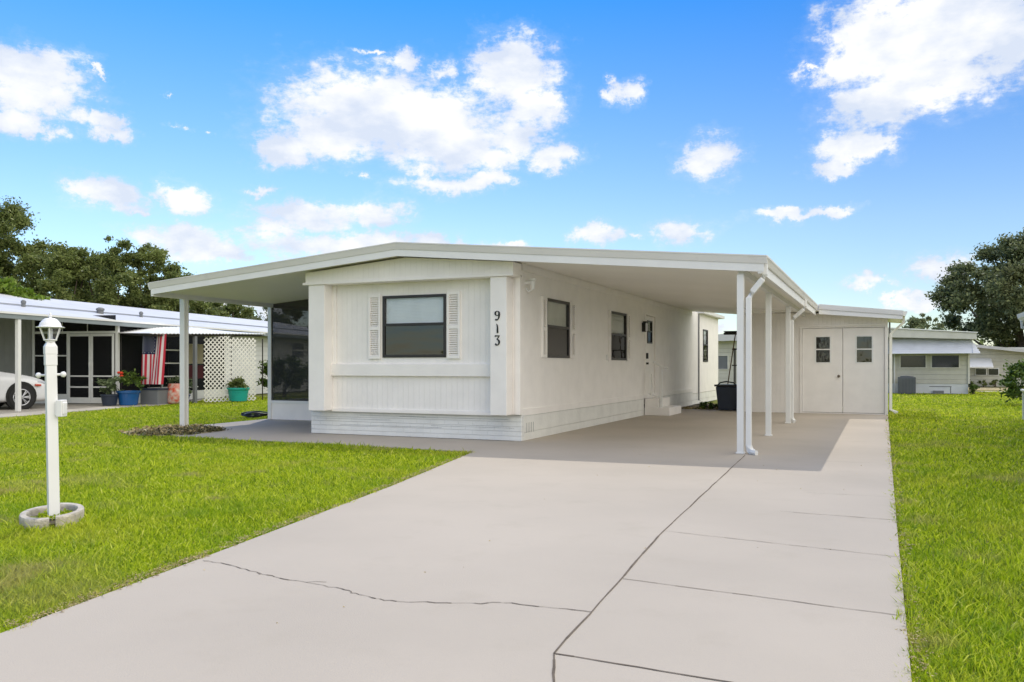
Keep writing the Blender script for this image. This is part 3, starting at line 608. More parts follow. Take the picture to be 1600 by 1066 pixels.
for (a,b,wa,wb,kx) in ((-1.775,-.835,-1.46,-1.12,-.92),(-.825,.115,-.52,-.16,None)):
    wh = (wa,wb,1.27,1.91)
    g = MB(); g.wall(1, SYF+.012, SYF+.05, a, b, .03, 2.12, [wh]); dd = g.build('shed_door', M['white'], shed, bevel=.004)
    f = MB(); y_ = SYF+.004
    for (p,q,r_,s_) in ((wa-.025,wb+.025,1.25,1.275),(wa-.025,wb+.025,1.905,1.93),(wa-.025,wa+.01,1.275,1.905),(wb-.01,wb+.025,1.275,1.905),(wa+.01,wb-.01,1.58,1.61)): f.box((p,y_,r_),(q,y_+.03,s_))
    fo = f.build('window', M['trimwhite'], dd, bevel=.002)
    p = MB(); p.box((wa+.01,SYF+.022,1.275),(wb-.01,SYF+.027,1.905)); p.build('pane', M['lowglass'], fo)
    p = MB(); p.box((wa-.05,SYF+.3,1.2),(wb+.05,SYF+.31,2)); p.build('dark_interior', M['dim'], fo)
    if kx: p = MB(); p.lathe([(.012,0),(.012,-.04),(.032,-.045),(.036,-.06),(.02,-.075)], (kx,SYF+.01,.93), 12, axis=1); p.build('door_handle', M['brass'], dd, smooth=True)
g = MB(); g.prism([(SXL,2.62),(-1.34,ZS(-1.34)),(.50,ZS(.50)),(.50,ZS(.5)-.12),(-1.34,ZS(-1.34)-.14),(SXL,2.53)], 1, 21.82, 25.45); sr = g.build('roof', M['ceiling'], shed)
g = MB()
g.prism([(-1.355,ZS(-1.34)+.012),(.52,ZS(.52)+.012),(.52,ZS(.52)-.10),(-1.355,ZS(-1.34)-.115)], 1, 21.76, 21.815); g.build('fascia', M['fascia'], sr, bevel=.003)
g = MB(); g.prism([(-1.355,ZS(-1.34)-.117),(.50,ZS(.50)-.102),(.50,ZS(.50)-.195),(-1.355,ZS(-1.34)-.235)], 1, 21.78, 21.81); g.build('fascia', M['trimwhite'], sr, bevel=.003)
g = MB(); zz = ZS(.5)
g.prism([(.50,zz-.005),(.60,zz-.005),(.60,zz-.04),(.56,zz-.12),(.50,zz-.12)], 1, 21.8, 25.4); g.build('gutter', M['trimwhite'], sr)
g = MB(); g.tube([(.55,22.9,zz-.1),(.55,22.9,zz-.22),(.26,22.9,zz-.5),(.26,22.9,.1),(.40,22.8,.03)], .045, 4, sq=True); g.build('downspout', M['trimwhite'], shed)
g = MB(); g.box((SXR,23.4,1.1),(SXR+.10,23.6,1.45)); g.tube([(SXR+.05,23.5,1.45),(SXR+.05,23.5,2.3)], .025, 6); g.tube([(SXR+.05,23.5,1.1),(SXR+.05,23.5,0)], .02, 6); g.build('electric_meter', M['grey'], shed, bevel=.01)

# ================================================================== things behind the carport
bn = thing('trash_bin', 'dark blue plastic trash bin behind the carport post', 'trash bin', (-3.68,22.75,0))
g = MB()
def taper(mb, cx, cy, z0, z1, w0, w1, d0, d1):
    mb.add([(cx-w0,cy-d0,z0),(cx+w0,cy-d0,z0),(cx+w0,cy+d0,z0),(cx-w0,cy+d0,z0),(cx-w1,cy-d1,z1),(cx+w1,cy-d1,z1),(cx+w1,cy+d1,z1),(cx-w1,cy+d1,z1)],[(3,2,1,0),(4,5,6,7),(0,1,5,4),(1,2,6,5),(2,3,7,6),(3,0,4,7)])
taper(g, -3.68, 22.75, .02, .64, .23, .29, .2, .26); g.build('bin_body', M['bin'], bn, bevel=.03)
g = MB(); taper(g, -3.68, 22.75, .641, .69, .32, .32, .29, .29); g.tube([(-3.92,22.6,.69),(-3.86,22.6,.74),(-3.7,22.6,.77),(-3.52,22.6,.74),(-3.46,22.6,.69)], .02, 6); g.build('lid', M['black'], bn, bevel=.012)
br = thing('push_broom', 'dark push broom leaning head up behind the blue bin', 'broom', (-3.85,23.15,0))
g = MB(); g.tube([(-3.86,23.15,0),(-3.58,23.3,2.03)], .016, 6); g.build('broom_handle', M['wood'], br)
g = MB(); g.box((-3.88,23.22,2.03),(-3.42,23.32,2.09)); taper(g, -3.65, 23.27, 2.09, 2.13, .2, .24, .03, .05); g.build('broom_head', M['black'], br, bevel=.006)
pl = thing('plant_stand', 'tall dark metal plant stand with three small shelves behind the carport', 'stand', (-3.52,23.45,0))
g = MB()
for dx in (-.12,.12):
    for dy in (-.1,.1): g.tube([(-3.5+dx,23.45+dy,0),(-3.5+dx,23.45+dy,1.66)], .014, 6)
g.build('stand_frame', M['bronze'], pl)
for z in (.62,1.18,1.62):
    g = MB(); g.box((-3.67,23.3,z),(-3.33,23.6,z+.035)); g.build('shelf', M['bronze'], pl, bevel=.004)

# ---------------------------------------------------------------- foliage makers
def leaf_cloud(centers, radii, counts, size, aspect=.55, flat=0.0):
    """quads scattered round clump centres; returns verts, faces"""
    P = []; 
    for c, r, n in zip(centers, radii, counts):
        d = rng.normal(size=(n,3)); d /= np.linalg.norm(d,axis=1)[:,None]
        rad = r*np.minimum(np.abs(rng.normal(0,.62,n))+.05, 1.7); P.append(np.array(c)+d*rad[:,None]*np.array([1,1,.75]))
    P = np.concatenate(P); n = len(P)
    a = rng.normal(size=(n,3)); a[:,2] *= (1-flat); a /= np.linalg.norm(a,axis=1)[:,None]
    b = rng.normal(size=(n,3)); b -= (b*a).sum(1)[:,None]*a; b /= np.linalg.norm(b,axis=1)[:,None]
    s = size*rng.uniform(.6,1.4,n)[:,None]; a = a*s; b = b*s*aspect
    V = np.stack([P-a, P-b*.9+a*.1, P+a, P+b*.9+a*.1], 1).reshape(-1,3)
    return V, np.arange(n*4).reshape(-1,4)
def tree(name, label, cat, x, y, h, cr, trunk_h, m, n_clump=60, per=260, size=.13, trunk_r=.22, squash=.8, group=None, low=0.0, seed=1, clump_r=.16):
    global rng
    rng = np.random.default_rng(seed); rd = random.Random(seed)
    t = thing(name, label, cat, (x,y,-.03), 0, group)
    cz = trunk_h+(h-trunk_h)*.5; rz = (h-trunk_h)*.5
    C = []; Rr = []
    while len(C) < n_clump:
        p = rng.uniform(-1,1,3)
        q = np.linalg.norm(p)
        if q > 1 or q < .35: continue
        wob_ = 1+.22*math.sin(3*math.atan2(p[1],p[0])+seed)*(1-abs(p[2]))+.12*math.sin(5*p[2]+seed)
        C.append((x+p[0]*cr*wob_, y+p[1]*cr*wob_, cz+p[2]*rz*(1-.1*rd.random()))); Rr.append(cr*rng.uniform(clump_r*.6,clump_r*1.5))
    # ragged twig clumps outside the outline
    for k in range(n_clump//2):
        a = rng.uniform(0,2*math.pi); e = rng.uniform(-.3,1.4); q = rng.uniform(.85,1.04)
        C.append((x+math.cos(a)*math.cos(e)*cr*q, y+math.sin(a)*math.cos(e)*cr*q, cz+math.sin(e)*rz*q)); Rr.append(cr*rng.uniform(.08,.16))
    cnt = [max(20,int(per*(r/(cr*clump_r))**2)) for r in Rr]
    V, F = leaf_cloud(C, Rr, cnt, size); fast_mesh('crown', V, F, m, t)
    g = MB(); g.tube([(x,y,-.1),(x+.05*h*rd.uniform(-.5,.5),y,trunk_h*.6),(x+.05*h*rd.uniform(-1,1),y,trunk_h+rz*.3)], [trunk_r*1.3,trunk_r,trunk_r*.7], 9)
    base = Vector((x,y,trunk_h*.8))
    for k in sorted(range(n_clump), key=lambda i: rd.random())[:14]:
        e = Vector(C[k]); mid = base.lerp(e,.5)+Vector((0,0,-.06*h)); g.tube([base, mid, e], [trunk_r*.5,trunk_r*.3,trunk_r*.1], 6)
    g.build('trunk', M['bark'], t, smooth=True)
    return t
def bush(name, label, cat, x, y, h, r, m, n=30, per=120, size=.05, group=None, seed=1, z0=0, stems=5, parent=None):
    global rng
    rng = np.random.default_rng(seed)
    t = thing(name, label, cat, (x,y,z0), 0, group)
    C = []; Rr = []
    for k in range(n):
        a = rng.uniform(0,6.28); q = r*rng.uniform(0,1)**.6; C.append((x+q*math.cos(a), y+q*math.sin(a), z0+h*rng.uniform(.22,.95)*(1-.3*(q/r)))); Rr.append(r*rng.uniform(.16,.38))
    V, F = leaf_cloud(C, Rr, [per]*n, size); V[:,2] = np.maximum(V[:,2], z0+.01); fast_mesh('foliage', V, F, m, t)
    g = MB()
    for k in range(stems):
        c = C[k]; g.tube([(x+rng.uniform(-.05,.05),y+rng.uniform(-.05,.05),z0),((x+c[0])/2,(y+c[1])/2,(z0+c[2])*.55),c], [.018,.014,.006], 5)
    g.build('stem', M['bark'], t)
    return t
bush('shrub', 'low leafy plant at the foot of the blue bin', 'plant', -4.25, 23.25, .22, .3, M['shrub'], 14, 60, .03, seed=5)

# ================================================================== LAMP POST
lamp = thing('lamp_post', 'white square lamp post with a lantern standing in the lawn ring', 'lamp post', (-5.89,4.56,-.03))
cx, cy = -5.89, 4.56; tl = (-.045, 0)       # slight lean towards the top
def LP(z): return (cx+tl[0]*z/1.6, cy+tl[1]*z/1.6, z)
PA = math.atan2(cy, cx)+R(10)
def sq4(mb, rows):
    """square post facing the street corner; rows of (z, half width)"""
    vs = []; fs = []
    for (z_, h_) in rows:
        o = LP(z_)
        for (a_, b_) in ((-1,-1),(1,-1),(1,1),(-1,1)):
            vs.append((o[0]+h_*(a_*math.cos(PA)-b_*math.sin(PA)), o[1]+h_*(a_*math.sin(PA)+b_*math.cos(PA)), z_))
    n_ = len(rows)
    for i in range(n_-1):
        for k in range(4): fs.append((i*4+k, i*4+(k+1)%4, (i+1)*4+(k+1)%4, (i+1)*4+k))
    fs += [(3,2,1,0), tuple(n_*4-4+k for k in range(4))]
    mb.add(vs, fs)
g = MB(); sq4(g, [(-.05,.038),(1.20,.037),(1.201,.041),(1.285,.041),(1.29,.043),(1.345,.043),(1.352,.040),(1.375,.028),(1.38,.026)]); g.build('post', M['lampwhite'], lamp, bevel=.004)
top = LP(1.375)
g = MB(); g.lathe([(.030,0),(.036,.008),(.030,.016),(.040,.024)], top, 20); g.build('collar', M['lampwhite'], lamp, smooth=True)
lz = top[2]+.022; c = (top[0], top[1])
HX = 6
def hexring(r, z): return [(c[0]+r*math.cos(2*math.pi*k/HX+.3), c[1]+r*math.sin(2*math.pi*k/HX+.3), z) for k in range(HX)]
b0, b1 = hexring(.045, lz), hexring(.080, lz+.100)
g = MB()
for k in range(HX): g.tube([b0[k], b1[k]], .005, 4)
g.tube(b0+[b0[0]], .006, 4); g.tube(b1+[b1[0]], .006, 4); g.lathe([(.044,-.006),(.05,0),(.044,.006)], (c[0],c[1],lz), 12)
lan = g.build('lantern', M['lampwhite'], lamp)
g = MB()
for k in range(HX): g.add([b0[k],b0[(k+1)%HX],b1[(k+1)%HX],b1[k]],[(0,1,2,3)])
g.build('lantern_glass', M['lampglass'], lan)
g = MB(); g.lathe([(.018,.0),(.018,.085),(.012,.09)], (c[0],c[1],lz), 10); g.build('bulb', M['blind'], lan, smooth=True)
g = MB(); g.lathe([(.100,.096),(.104,.101),(.082,.106),(.079,.110),(.071,.136),(.066,.139),(.052,.158),(.036,.168),(.012,.173),(.009,.181),(.015,.190),(.006,.197),(.010,.203),(.002,.214)], (c[0],c[1],lz), 24); g.build('lantern_cap', M['lampwhite'], lan, smooth=False)
z = 1.125; q = LP(z)
rx, ry = math.cos(CAM_YAW), math.sin(CAM_YAW)
g = MB(); g.tube([(q[0]-.085*rx,q[1]-.085*ry,z-.005),(q[0]+.085*rx,q[1]+.085*ry,z+.004)], .009, 8)
for s_ in (-1,1):
    cc = (q[0]+s_*.097*rx, q[1]+s_*.097*ry, z+s_*.004); g.lathe([(.001,-.022),(.013,-.018),(.021,-.008),(.022,.002),(.019,.012),(.011,.02),(.001,.022)], cc, 12)
g.build('ladder_rest', M['lampwhite'], lamp, smooth=True)
z = .86; q = LP(z)
g = MB(); u_ = Vector((rx,ry,0)); w_ = Vector((-ry,rx,0)); o_ = Vector((q[0],q[1],0))
def obox(mb, o, u, w, a0, a1, b0_, b1_, z0, z1):
    P = [o+u*a+w*b_+Vector((0,0,zz)) for zz in (z0,z1) for (a,b_) in ((a0,b0_),(a1,b0_),(a1,b1_),(a0,b1_))]
    mb.add(P, [(3,2,1,0),(4,5,6,7),(0,1,5,4),(1,2,6,5),(2,3,7,6),(3,0,4,7)])
obox(g, o_, u_, w_, .043, .055, -.035, .035, .81, .915); obox(g, o_, u_, w_, .055, .10, -.042, .042, .80, .93); obox(g, o_, u_, w_, .10, .108, -.03, .03, .82, .91)
g.build('outlet_box', M['lampwhite'], lamp, bevel=.004)
# concrete ring of two halves
ring_c = (-5.90, 4.56)
qx, qy = -.79, .61
for s_, nm in ((0,'left half of the ring, stained and set lower'),(1,'right half of the ring')):
    e = thing('edging_stone', ('worn curved concrete edging stone forming the left half of the lamp post ring' if s_ == 0 else 'worn curved concrete edging stone forming the right half of the lamp post ring'), 'edging stone', (ring_c[0]-.2+.4*s_, ring_c[1], -.03), 0, 'curved edging stones round the lamp post')
    g = MB(); vs = []; fs = []; n = 14
    off = -.02 if s_ == 0 else .012
    for i in range(n+1):
        t = R(92+176*i/n) if s_ == 0 else R(-88+176*i/n)
        dirx, diry = math.cos(t), math.sin(t)
        # ring long axis to the image right
        for (r_, z_) in ((1.0,-.06),(1.02,.055+off*.4),(1.0,.07+off*.4),(.80,.07+off*.4),(.78,.055+off*.4),(.78,-.06)):
            a_, b_ = .235*r_*dirx+off, .36*r_*diry+.16*r_*dirx
            vs.append((ring_c[0]+a_*rx+b_*qx, ring_c[1]+a_*ry+b_*qy, z_))
    for i in range(n):
        for k in range(6): fs.append((i*6+k, i*6+(k+1)%6, (i+1)*6+(k+1)%6, (i+1)*6+k))
    fs += [(0,1,2,3,4,5),tuple(n*6+k for k in range(6))]
    g.add(vs, fs); g.build('stone_block', M['edging'], e, bevel=.004)
g = MB(); g.prism([(ring_c[0]+.19*math.cos(t)*rx+(.30*math.sin(t)+.13*math.cos(t))*qx, ring_c[1]+.19*math.cos(t)*ry+(.30*math.sin(t)+.13*math.cos(t))*qy) for t in [2*math.pi*k/20 for k in range(20)]], 2, -.05, .012); struct('ring_soil', g, M['soil'])

# ================================================================== LEFT NEIGHBOUR
NO = Vector((-20.55,14.88,0)); NA = math.atan2(.979637,-.200776)
NM = Matrix.Translation(NO) @ Matrix.Rotation(NA, 4, 'Z')
def NL(u, v, z=0): return NM @ Vector((u,v,z))
nb = thing('neighbor_home', 'neighbouring white roofed home with a screened porch beyond the left lawn', 'house', NO, NA)
def nbuild(g, name, m, parent=nb, **k): return g.build(name, m, parent, world=False, **k)
g = MB(); g.prism([(0,2.56),(6,3.66),(12,2.6),(12,2.5),(6,3.54),(0,2.46)], 0, -4.5, 26); nr = nbuild(g, 'roof', M['metalroof'])
g = MB(); g.box((-4.5,-.10,2.52),(26,.02,2.575)); nbuild(g, 'roof_edge', M['trimwhite'], nr)
g = MB(); g.box((-4.5,-.07,2.40),(26,-.002,2.519)); nbuild(g, 'gutter', M['gutter'], nr, bevel=.006)
g = MB(); g.add([(-4.5,1.98,2.935),(26,1.98,2.935),(26,2.04,2.985),(-4.5,2.04,2.985)],[(0,1,2,3)]); nbuild(g, 'roof_seam', M['grey'], nr)
for (u,v,w) in ((2.25,2.0,.07),(5.5,2.0,.13),(7.6,2.0,.07)):
    g = MB(); z = 2.56+v*.1833; g.lathe([(w*.8,-.02),(w*.8,.09),(w,.10),(w,.16),(w*.4,.2)], (u,v-.12,z-.02), 8); nbuild(g, 'roof_vent', M['grey'], nr)
g = MB(); g.box((-.05,-.05,0),(.05,.05,2.46)); nbuild(g, 'post', M['trimwhite'], bevel=.004)
g = MB(); g.box((-4.2,-.05,0),(-4.1,.05,2.46)); nbuild(g, 'post', M['trimwhite'], bevel=.004)
# walls
g = MB(); g.box((4.25,3.2,0),(4.35,9,3.0)); nbuild(g, 'front_wall', M['greyside'])
g = MB(); g.wall(1, .6, .7, 10.3, 25.5, 0, 2.6, [(16.45,17.75,1.5,2.28)]); g.box((10.2,.7,0),(10.3,9,2.6)); w_n = nbuild(g, 'side_wall', M['housewall'])
g = MB(); g.box((16.45,.59,1.5),(17.75,.64,1.56)); g.box((16.45,.59,2.22),(17.75,.64,2.28)); g.box((16.45,.59,1.56),(16.51,.64,2.22)); g.box((17.69,.59,1.56),(17.75,.64,2.22)); g.box((16.51,.6,1.86),(17.69,.63,1.92)); f_ = nbuild(g, 'window', M['trimwhite'], w_n)
g = MB(); g.box((16.51,.615,1.56),(17.69,.625,2.22)); nbuild(g, 'pane', M['grey'], f_)
# porch enclosure facing the street (plane u=4.06) and its side along v=.2
g = MB(); U = 4.06
def fr(v0,v1,z0,z1,t=.05): g.box((U,v0,z0),(U+t,v1,z1))
fr(3.12,3.2,0,2.62); fr(.13,.22,0,2.46,.09); fr(.22,3.12,2.19,2.26); fr(1.89,1.95,0,2.19)
fr(1.2,1.22,2.26,2.6); fr(2.1,2.12,2.26,2.7); fr(1.95,3.12,.0,.30,.03); fr(1.95,3.12,1.48,1.52)
g.box((U+.09,.17,.0),(10.2,.2,.30)); g.box((6.3,.15,0),(6.36,.21,2.46)); nbuild(g, 'porch_frame', M['trimwhite'])
g = MB(); g.box((U+.02,.22,2.26),(U+.024,3.12,2.75)); g.box((U+.02,1.95,.3),(U+.024,3.12,2.19)); g.box((U+.09,.18,.3),(10.2,.184,2.5)); nbuild(g, 'porch_screen', M['screen_dark'])
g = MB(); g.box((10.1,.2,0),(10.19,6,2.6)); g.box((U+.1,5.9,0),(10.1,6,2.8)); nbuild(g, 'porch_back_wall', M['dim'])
for (a,b) in ((.25,1.06),(1.07,1.88)):
    g = MB(); w = .07
    for (v0,v1,z0,z1) in ((a,b,.02,.20),(a,b,2.10,2.18),(a,a+w,.20,2.10),(b-w,b,.20,2.10),(a+w,b-w,.50,.545),(a+w,b-w,.84,.885)): g.box((U-.03,v0,z0),(U-.002,v1,z1))
    dn = nbuild(g, 'screen_door', M['trimwhite'], bevel=.003)
    g = MB(); g.box((U-.018,a+w,.2),(U-.014,b-w,2.1)); nbuild(g, 'door_screen', M['screen_dark'], dn)
    g = MB(); vv = b-.035 if a < .5 else a+.035; g.box((U-.06,vv-.012,1.15),(U-.03,vv+.012,1.3)); nbuild(g, 'door_handle', M['trimwhite'], dn)
g = MB(); g.prism([tuple(NL(*p)[:2]) for p in ((-9,-1.6),(-2.3,-1.62),(.6,-1.46),(4.3,-1.4),(8.4,-.4),(8.4,8),(-9,8))], 2, -.08, .0); struct('neighbor_slab', g, M['concrete2'])

# car
CM = (-22.21,15.72,0); CA = R(78.6)
car = thing('parked_car', 'white hatchback parked under the neighbouring carport roof', 'car', CM, CA)
st_ = [  # x, half width, z bottom, z belt, z top, top half width
 (.90,.30,.34,.50,.56,.24),(.88,.55,.22,.58,.64,.48),(.80,.74,.18,.66,.74,.62),(.62,.84,.17,.72,.84,.70),(.30,.885,.17,.80,.93,.74),(-.1,.89,.17,.86,1.0,.74),
 (-.55,.89,.17,.90,1.07,.72),(-.75,.89,.17,.92,1.13,.70),(-1.35,.885,.17,.95,1.44,.60),(-1.9,.885,.17,.96,1.49,.58),(-2.6,.885,.17,.98,1.46,.57),(-3.2,.87,.18,1.0,1.34,.55),(-3.55,.80,.25,.98,1.12,.6),(-3.62,.70,.35,.80,.90,.55)]
g = MB(); vs = []; K = 16
for (x,w,zb,zl_,zt_,tw) in st_:
    pr = [(w*.9,zb),(w,zb+.10),(w,zb+(zl_-zb)*.5),(w*.985,zl_-.05),(w*.95,zl_),(tw+ (w*.95-tw)*.25,zl_+(zt_-zl_)*.7),(tw,zt_-.02),(tw*.5,zt_)]
    vs += [(x,a,b) for a,b in pr]+[(x,-a,b) for a,b in pr[::-1]]
fs = [(i*K+k, i*K+(k+1)%K, (i+1)*K+(k+1)%K, (i+1)*K+k) for i in range(len(st_)-1) for k in range(K)]+[tuple(range(K)),tuple((len(st_)-1)*K+k for k in range(K))]
gm = []
g.v = vs; g.f = fs; g.m = [0]*len(fs)
for i in range(len(st_)-1):
    for k in range(K):
        if (i in (7,10) and k in (6,7,8,5,9)) or (7 <= i <= 10 and k in (4,5,9,10)): g.m[i*K+k] = 1
glassd = mat('car_glass', (.02,.022,.025), .08, spec=.6, coat=.5)
body = g.build('body', [M['carpaint'], glassd], car, world=False, smooth=True); sb = body.modifiers.new('sub','SUBSURF'); sb.levels = 2; sb.render_levels = 2
for (wx, sy) in ((0,-1),(0,1),(-2.7,-1),(-2.7,1)):
    y = .80*sy
    g = MB(); g.lathe([(.33,-.0),(.335,.02),(.335,.10)], (wx,y*1.0-.02*0,.33), 28, axis=1)
    a = .905*sy; b = .60*sy
    g = MB(); g.lathe([(.40,a*.985),(.40,a*.99),(.35,a*.992)], (wx,0,.36), 28, axis=1); g.build('wheel_arch', M['black'], car, world=False)
    g = MB(); g.lathe([(.22,b),(.325,b),(.332,a*.97),(.325,a*1.005),(.30,a*1.012),(.225,a*1.012),(.22,a*.99)], (wx,0,.33), 32, axis=1); wh_ = g.build('wheel', M['tyre'], car, world=False, smooth=False)
    g = MB()
    for k in range(7):
        t = 2*math.pi*k/7
        for dt in (-.13,.13):
            g.tube([(wx+.04*math.cos(t),a*1.012,.33+.04*math.sin(t)),(wx+.215*math.cos(t+dt),a*1.014,.33+.215*math.sin(t+dt))], .013, 5)
    pts = [(wx+.215*math.cos(2*math.pi*k/24),a*1.012,.33+.215*math.sin(2*math.pi*k/24)) for k in range(25)]; g.tube(pts, .014, 6); g.lathe([(.04,a*1.0),(.045,a*1.02),(.01,a*1.025)], (wx,0,.33), 12, axis=1)
    g.build('rim', M['rim'], wh_, world=False)
for sy in (-1,1):
    g = MB(); g.tube([(.36,.90*sy,.66),(.52,.87*sy,.65)], .03, 6); g.build('side_marker', M['amber'], car, world=False)
    g = MB(); g.tube([(.45,.80*sy,.74),(.68,.73*sy,.70),(.80,.60*sy,.66)], [.04,.06,.04], 6); g.build('headlight', M['lens'], car, world=False)
    g = MB(); g.tube([(-.95,.90*sy,1.0),(-.95,1.02*sy,1.02)], [.03,.08], 6); g.build('mirror', M['carpaint'], car, world=False)

# canopy over the stored things
cn = thing('patio_canopy', 'thin white corrugated metal canopy on dark poles at the side of the neighbouring home', 'canopy', NL(5.8,-1.4), NA)
g = MB(); nu = 120; vs = []; fs = []
def CZ(s_, t_): # sheet sags at both ends
    return 2.14+.15*s_+t_*(.05+.20*math.sin(math.pi*min(1,max(0,s_))))+.012*math.sin(s_*2*math.pi*34)
def CP(s_, t_):  # front edge runs from (2.9,-1.2) to (8.2,-2.6)
    u0, v0 = 3.55+4.65*s_, -1.35-1.25*s_
    return (u0+t_*.6, v0+t_*1.7)
for i in range(nu+1):
    for t_ in (0,1):
        p = CP(i/nu,t_); vs.append((*NL(*p)[:2], CZ(i/nu,t_)))
for i in range(nu): fs.append((2*i,2*i+2,2*i+3,2*i+1))
n0 = len(vs); vs += [(x,y,z+.02) for x,y,z in vs]; fs += [tuple(n0+k for k in f) for f in fs]
fs += [(2*i,2*i+2,n0+2*i+2,n0+2*i) for i in range(nu)]
g.add(vs, fs); g.build('corrugated_sheet', M['trimwhite'], cn)
g = MB()
for s_ in (.05,.5,.97):
    a = CP(s_,.02); b = CP(s_,.98); g.tube([(*NL(*a)[:2],CZ(s_,0)-.05),(*NL(*b)[:2],CZ(s_,.98)-.05)], .025, 6)
pts = [(*NL(*CP(s_/10,.05))[:2], CZ(s_/10,0)-.06) for s_ in range(0,11)]; g.tube(pts, .022, 6); g.build('canopy_frame', M['bronze'], cn)
for s_, t_, m_ in ((.37,.06,'grey'),(.99,.06,'bronze'),(.03,.9,'bronze'),(.97,.9,'bronze')):
    p = NL(*CP(s_,t_)); g = MB(); w = .07 if m_ == 'grey' else .02; g.tube([(p.x,p.y,-.03),(p.x,p.y,2.12+.1*t_)], w, 4, sq=True); g.build('pole', M[m_], cn)

# lattice screens
def lattice(A, B, h, label, zb=0, zt=None):
    A = Vector((*A,0)); B = Vector((*B,0)); d = (B-A); Lw = d.length; d.normalize(); n = Vector((-d.y,d.x,0))
    t = thing('lattice_panel', label, 'lattice', A, 0, 'lattice panels beside the patio canopy')
    g = MB(); pitch = .15; w = .036
    for sgn, off in ((1,0.0),(-1,.012)):
        k = -h
        while k < Lw+h:
            pts = []
            for (s0, z0) in ((k, 0), (k+sgn*h, h)): pts.append((s0,z0))
            (sa,za),(sb_,zb_) = pts
            # clip to [0,Lw]
            def cl(s1,z1,s2,z2):
                dx = s2-s1; dz = z2-z1; t0, t1 = 0, 1
                for (p,q) in ((-dx,s1),(dx,Lw-s1)):
                    if abs(p) < 1e-9: continue
                    r_ = q/p
                    if p < 0: t0 = max(t0,r_)
                    else: t1 = min(t1,r_)
                return None if t0 >= t1 else (s1+dx*t0,z1+dz*t0,s1+dx*t1,z1+dz*t1)
            c_ = cl(sa,za,sb_,zb_)
            if c_:
                P = A+d*c_[0]+n*off+Vector((0,0,zb+c_[1])); Q = A+d*c_[2]+n*off+Vector((0,0,zb+c_[3]))
                e = (Q-P).normalized(); wv_ = n.cross(e)*w/2; th = n*.009
                g.add([P-wv_,Q-wv_,Q+wv_,P+wv_,P-wv_+th,Q-wv_+th,Q+wv_+th,P+wv_+th],[(0,1,2,3),(7,6,5,4),(0,4,5,1),(3,2,6,7)])
            k += pitch
    g.build('lattice_mesh', M['lattice'], t)
    return t
la, lb, lc = NL(5.80,-1.72), NL(6.62,-2.17), NL(7.50,-2.62)
lattice(la.xy, lb.xy, 2.16, 'cream vinyl lattice panel just right of the grey canopy pole')
lattice(lb.xy, lc.xy, 2.12, 'cream vinyl lattice panel behind the teal planter tub')

# flag
FW_, FH_ = .80, 1.53
f0 = NL(4.05,-1.44); f1 = NL(5.05,-1.70)
fd = (f1-f0).normalized(); fn = Vector((-fd.y, fd.x, 0))
f0 = Vector((-20.66,19.03,0))
fcam = Vector((math.cos(R(14)), math.sin(R(14)),0)); fn = Vector((fcam.y,-fcam.x,0))
flag = thing('american_flag', 'american flag hanging straight down from the canopy edge', 'flag', (f0.x,f0.y,.6))
def FPt(s_, t_):   # s across 0..1, t down 0..1
    w = FW_*(1-.10*t_); x = s_*w-.05*t_*(1+s_*.6)
    wav = .05*math.sin(s_*9+t_*1.5)+.02*math.sin(s_*19-t_*2)
    p = f0+fcam*x+fn*wav; return Vector((p.x,p.y,2.15-FH_*t_))
NS, NT = 52, 40
g = MB(); vs = [FPt(i/NS,k/NT) for k in range(NT+1) for i in range(NS+1)]
for i in range(NS):
    for k in range(NT):
        s_ = (i+.5)/NS; t_ = (k+.5)/NT; stp = int(s_*13)
        mi = 2 if (stp < 7 and t_ < .40) else (0 if stp % 2 == 0 else 1)
        g.f.append((k*(NS+1)+i,k*(NS+1)+i+1,(k+1)*(NS+1)+i+1,(k+1)*(NS+1)+i)); g.m.append(mi)
g.v = vs; fc_ = g.build('flag_cloth', [M['red'],M['flagwhite'],M['flagblue']], flag, smooth=True)
g = MB()
for r_ in range(11):
    for c_ in range(9):
        if (r_+c_) % 2: continue
        s_ = (7/13)*(c_+1)/10; t_ = .40*(r_+1)/12; ctr = FPt(s_,t_)+fn*.006
        pts = []
        for q_ in range(10):
            rr = .019 if q_ % 2 == 0 else .009; an = R(90+36*q_); pts.append(ctr+fcam*rr*math.cos(an)+Vector((0,0,rr*math.sin(an))))
        g = MB(); g.add([ctr]+pts, [(0,1+q_,1+(q_+1)%10) for q_ in range(10)]); g.build('star', M['star'], fc_)

# stored things under the canopy
def pot(name, label, x, y, r, h, m, plantm=None, flowers=0, ph=.5, seed=1, group=None, pr=None, grooved=False):
    t = thing(name, label, 'planter', (x,y,0), 0, group)
    g = MB(); g.lathe([(r*.72,0),(r*.8,.02),(r*.96,h*.8),(r*1.0,h*.86),(r*1.07,h*.87),(r*1.07,h),(r*.93,h),(r*.9,h*.86)], (x,y,0), 24); g.build('pot', M[m], t, smooth=False)
    if plantm:
        global rng
        rng = np.random.default_rng(seed); C = []; Rr = []
        for k in range(16):
            a = rng.uniform(0,6.28); q = (pr or r)*rng.uniform(0,1); C.append((x+q*math.cos(a),y+q*math.sin(a),h+ph*rng.uniform(.05,.9)*(1-.4*q/(pr or r)))); Rr.append(r*rng.uniform(.25,.5))
        V, F = leaf_cloud(C, Rr, [90]*16, .045); pf = fast_mesh('plant', V, F, M[plantm], t)
        if flowers:
            for k in range(flowers):
                g = MB(); a = rng.uniform(0,6.28); cc = (x+.3*r*math.cos(a)-.05, y-r*.8, h+ph*rng.uniform(.3,.75))
                g.lathe([(.01,-.03),(.05,-.01),(.06,.02),(.03,.05)], cc, 9); g.build('flower', M['flower'], t, smooth=True)
    return t
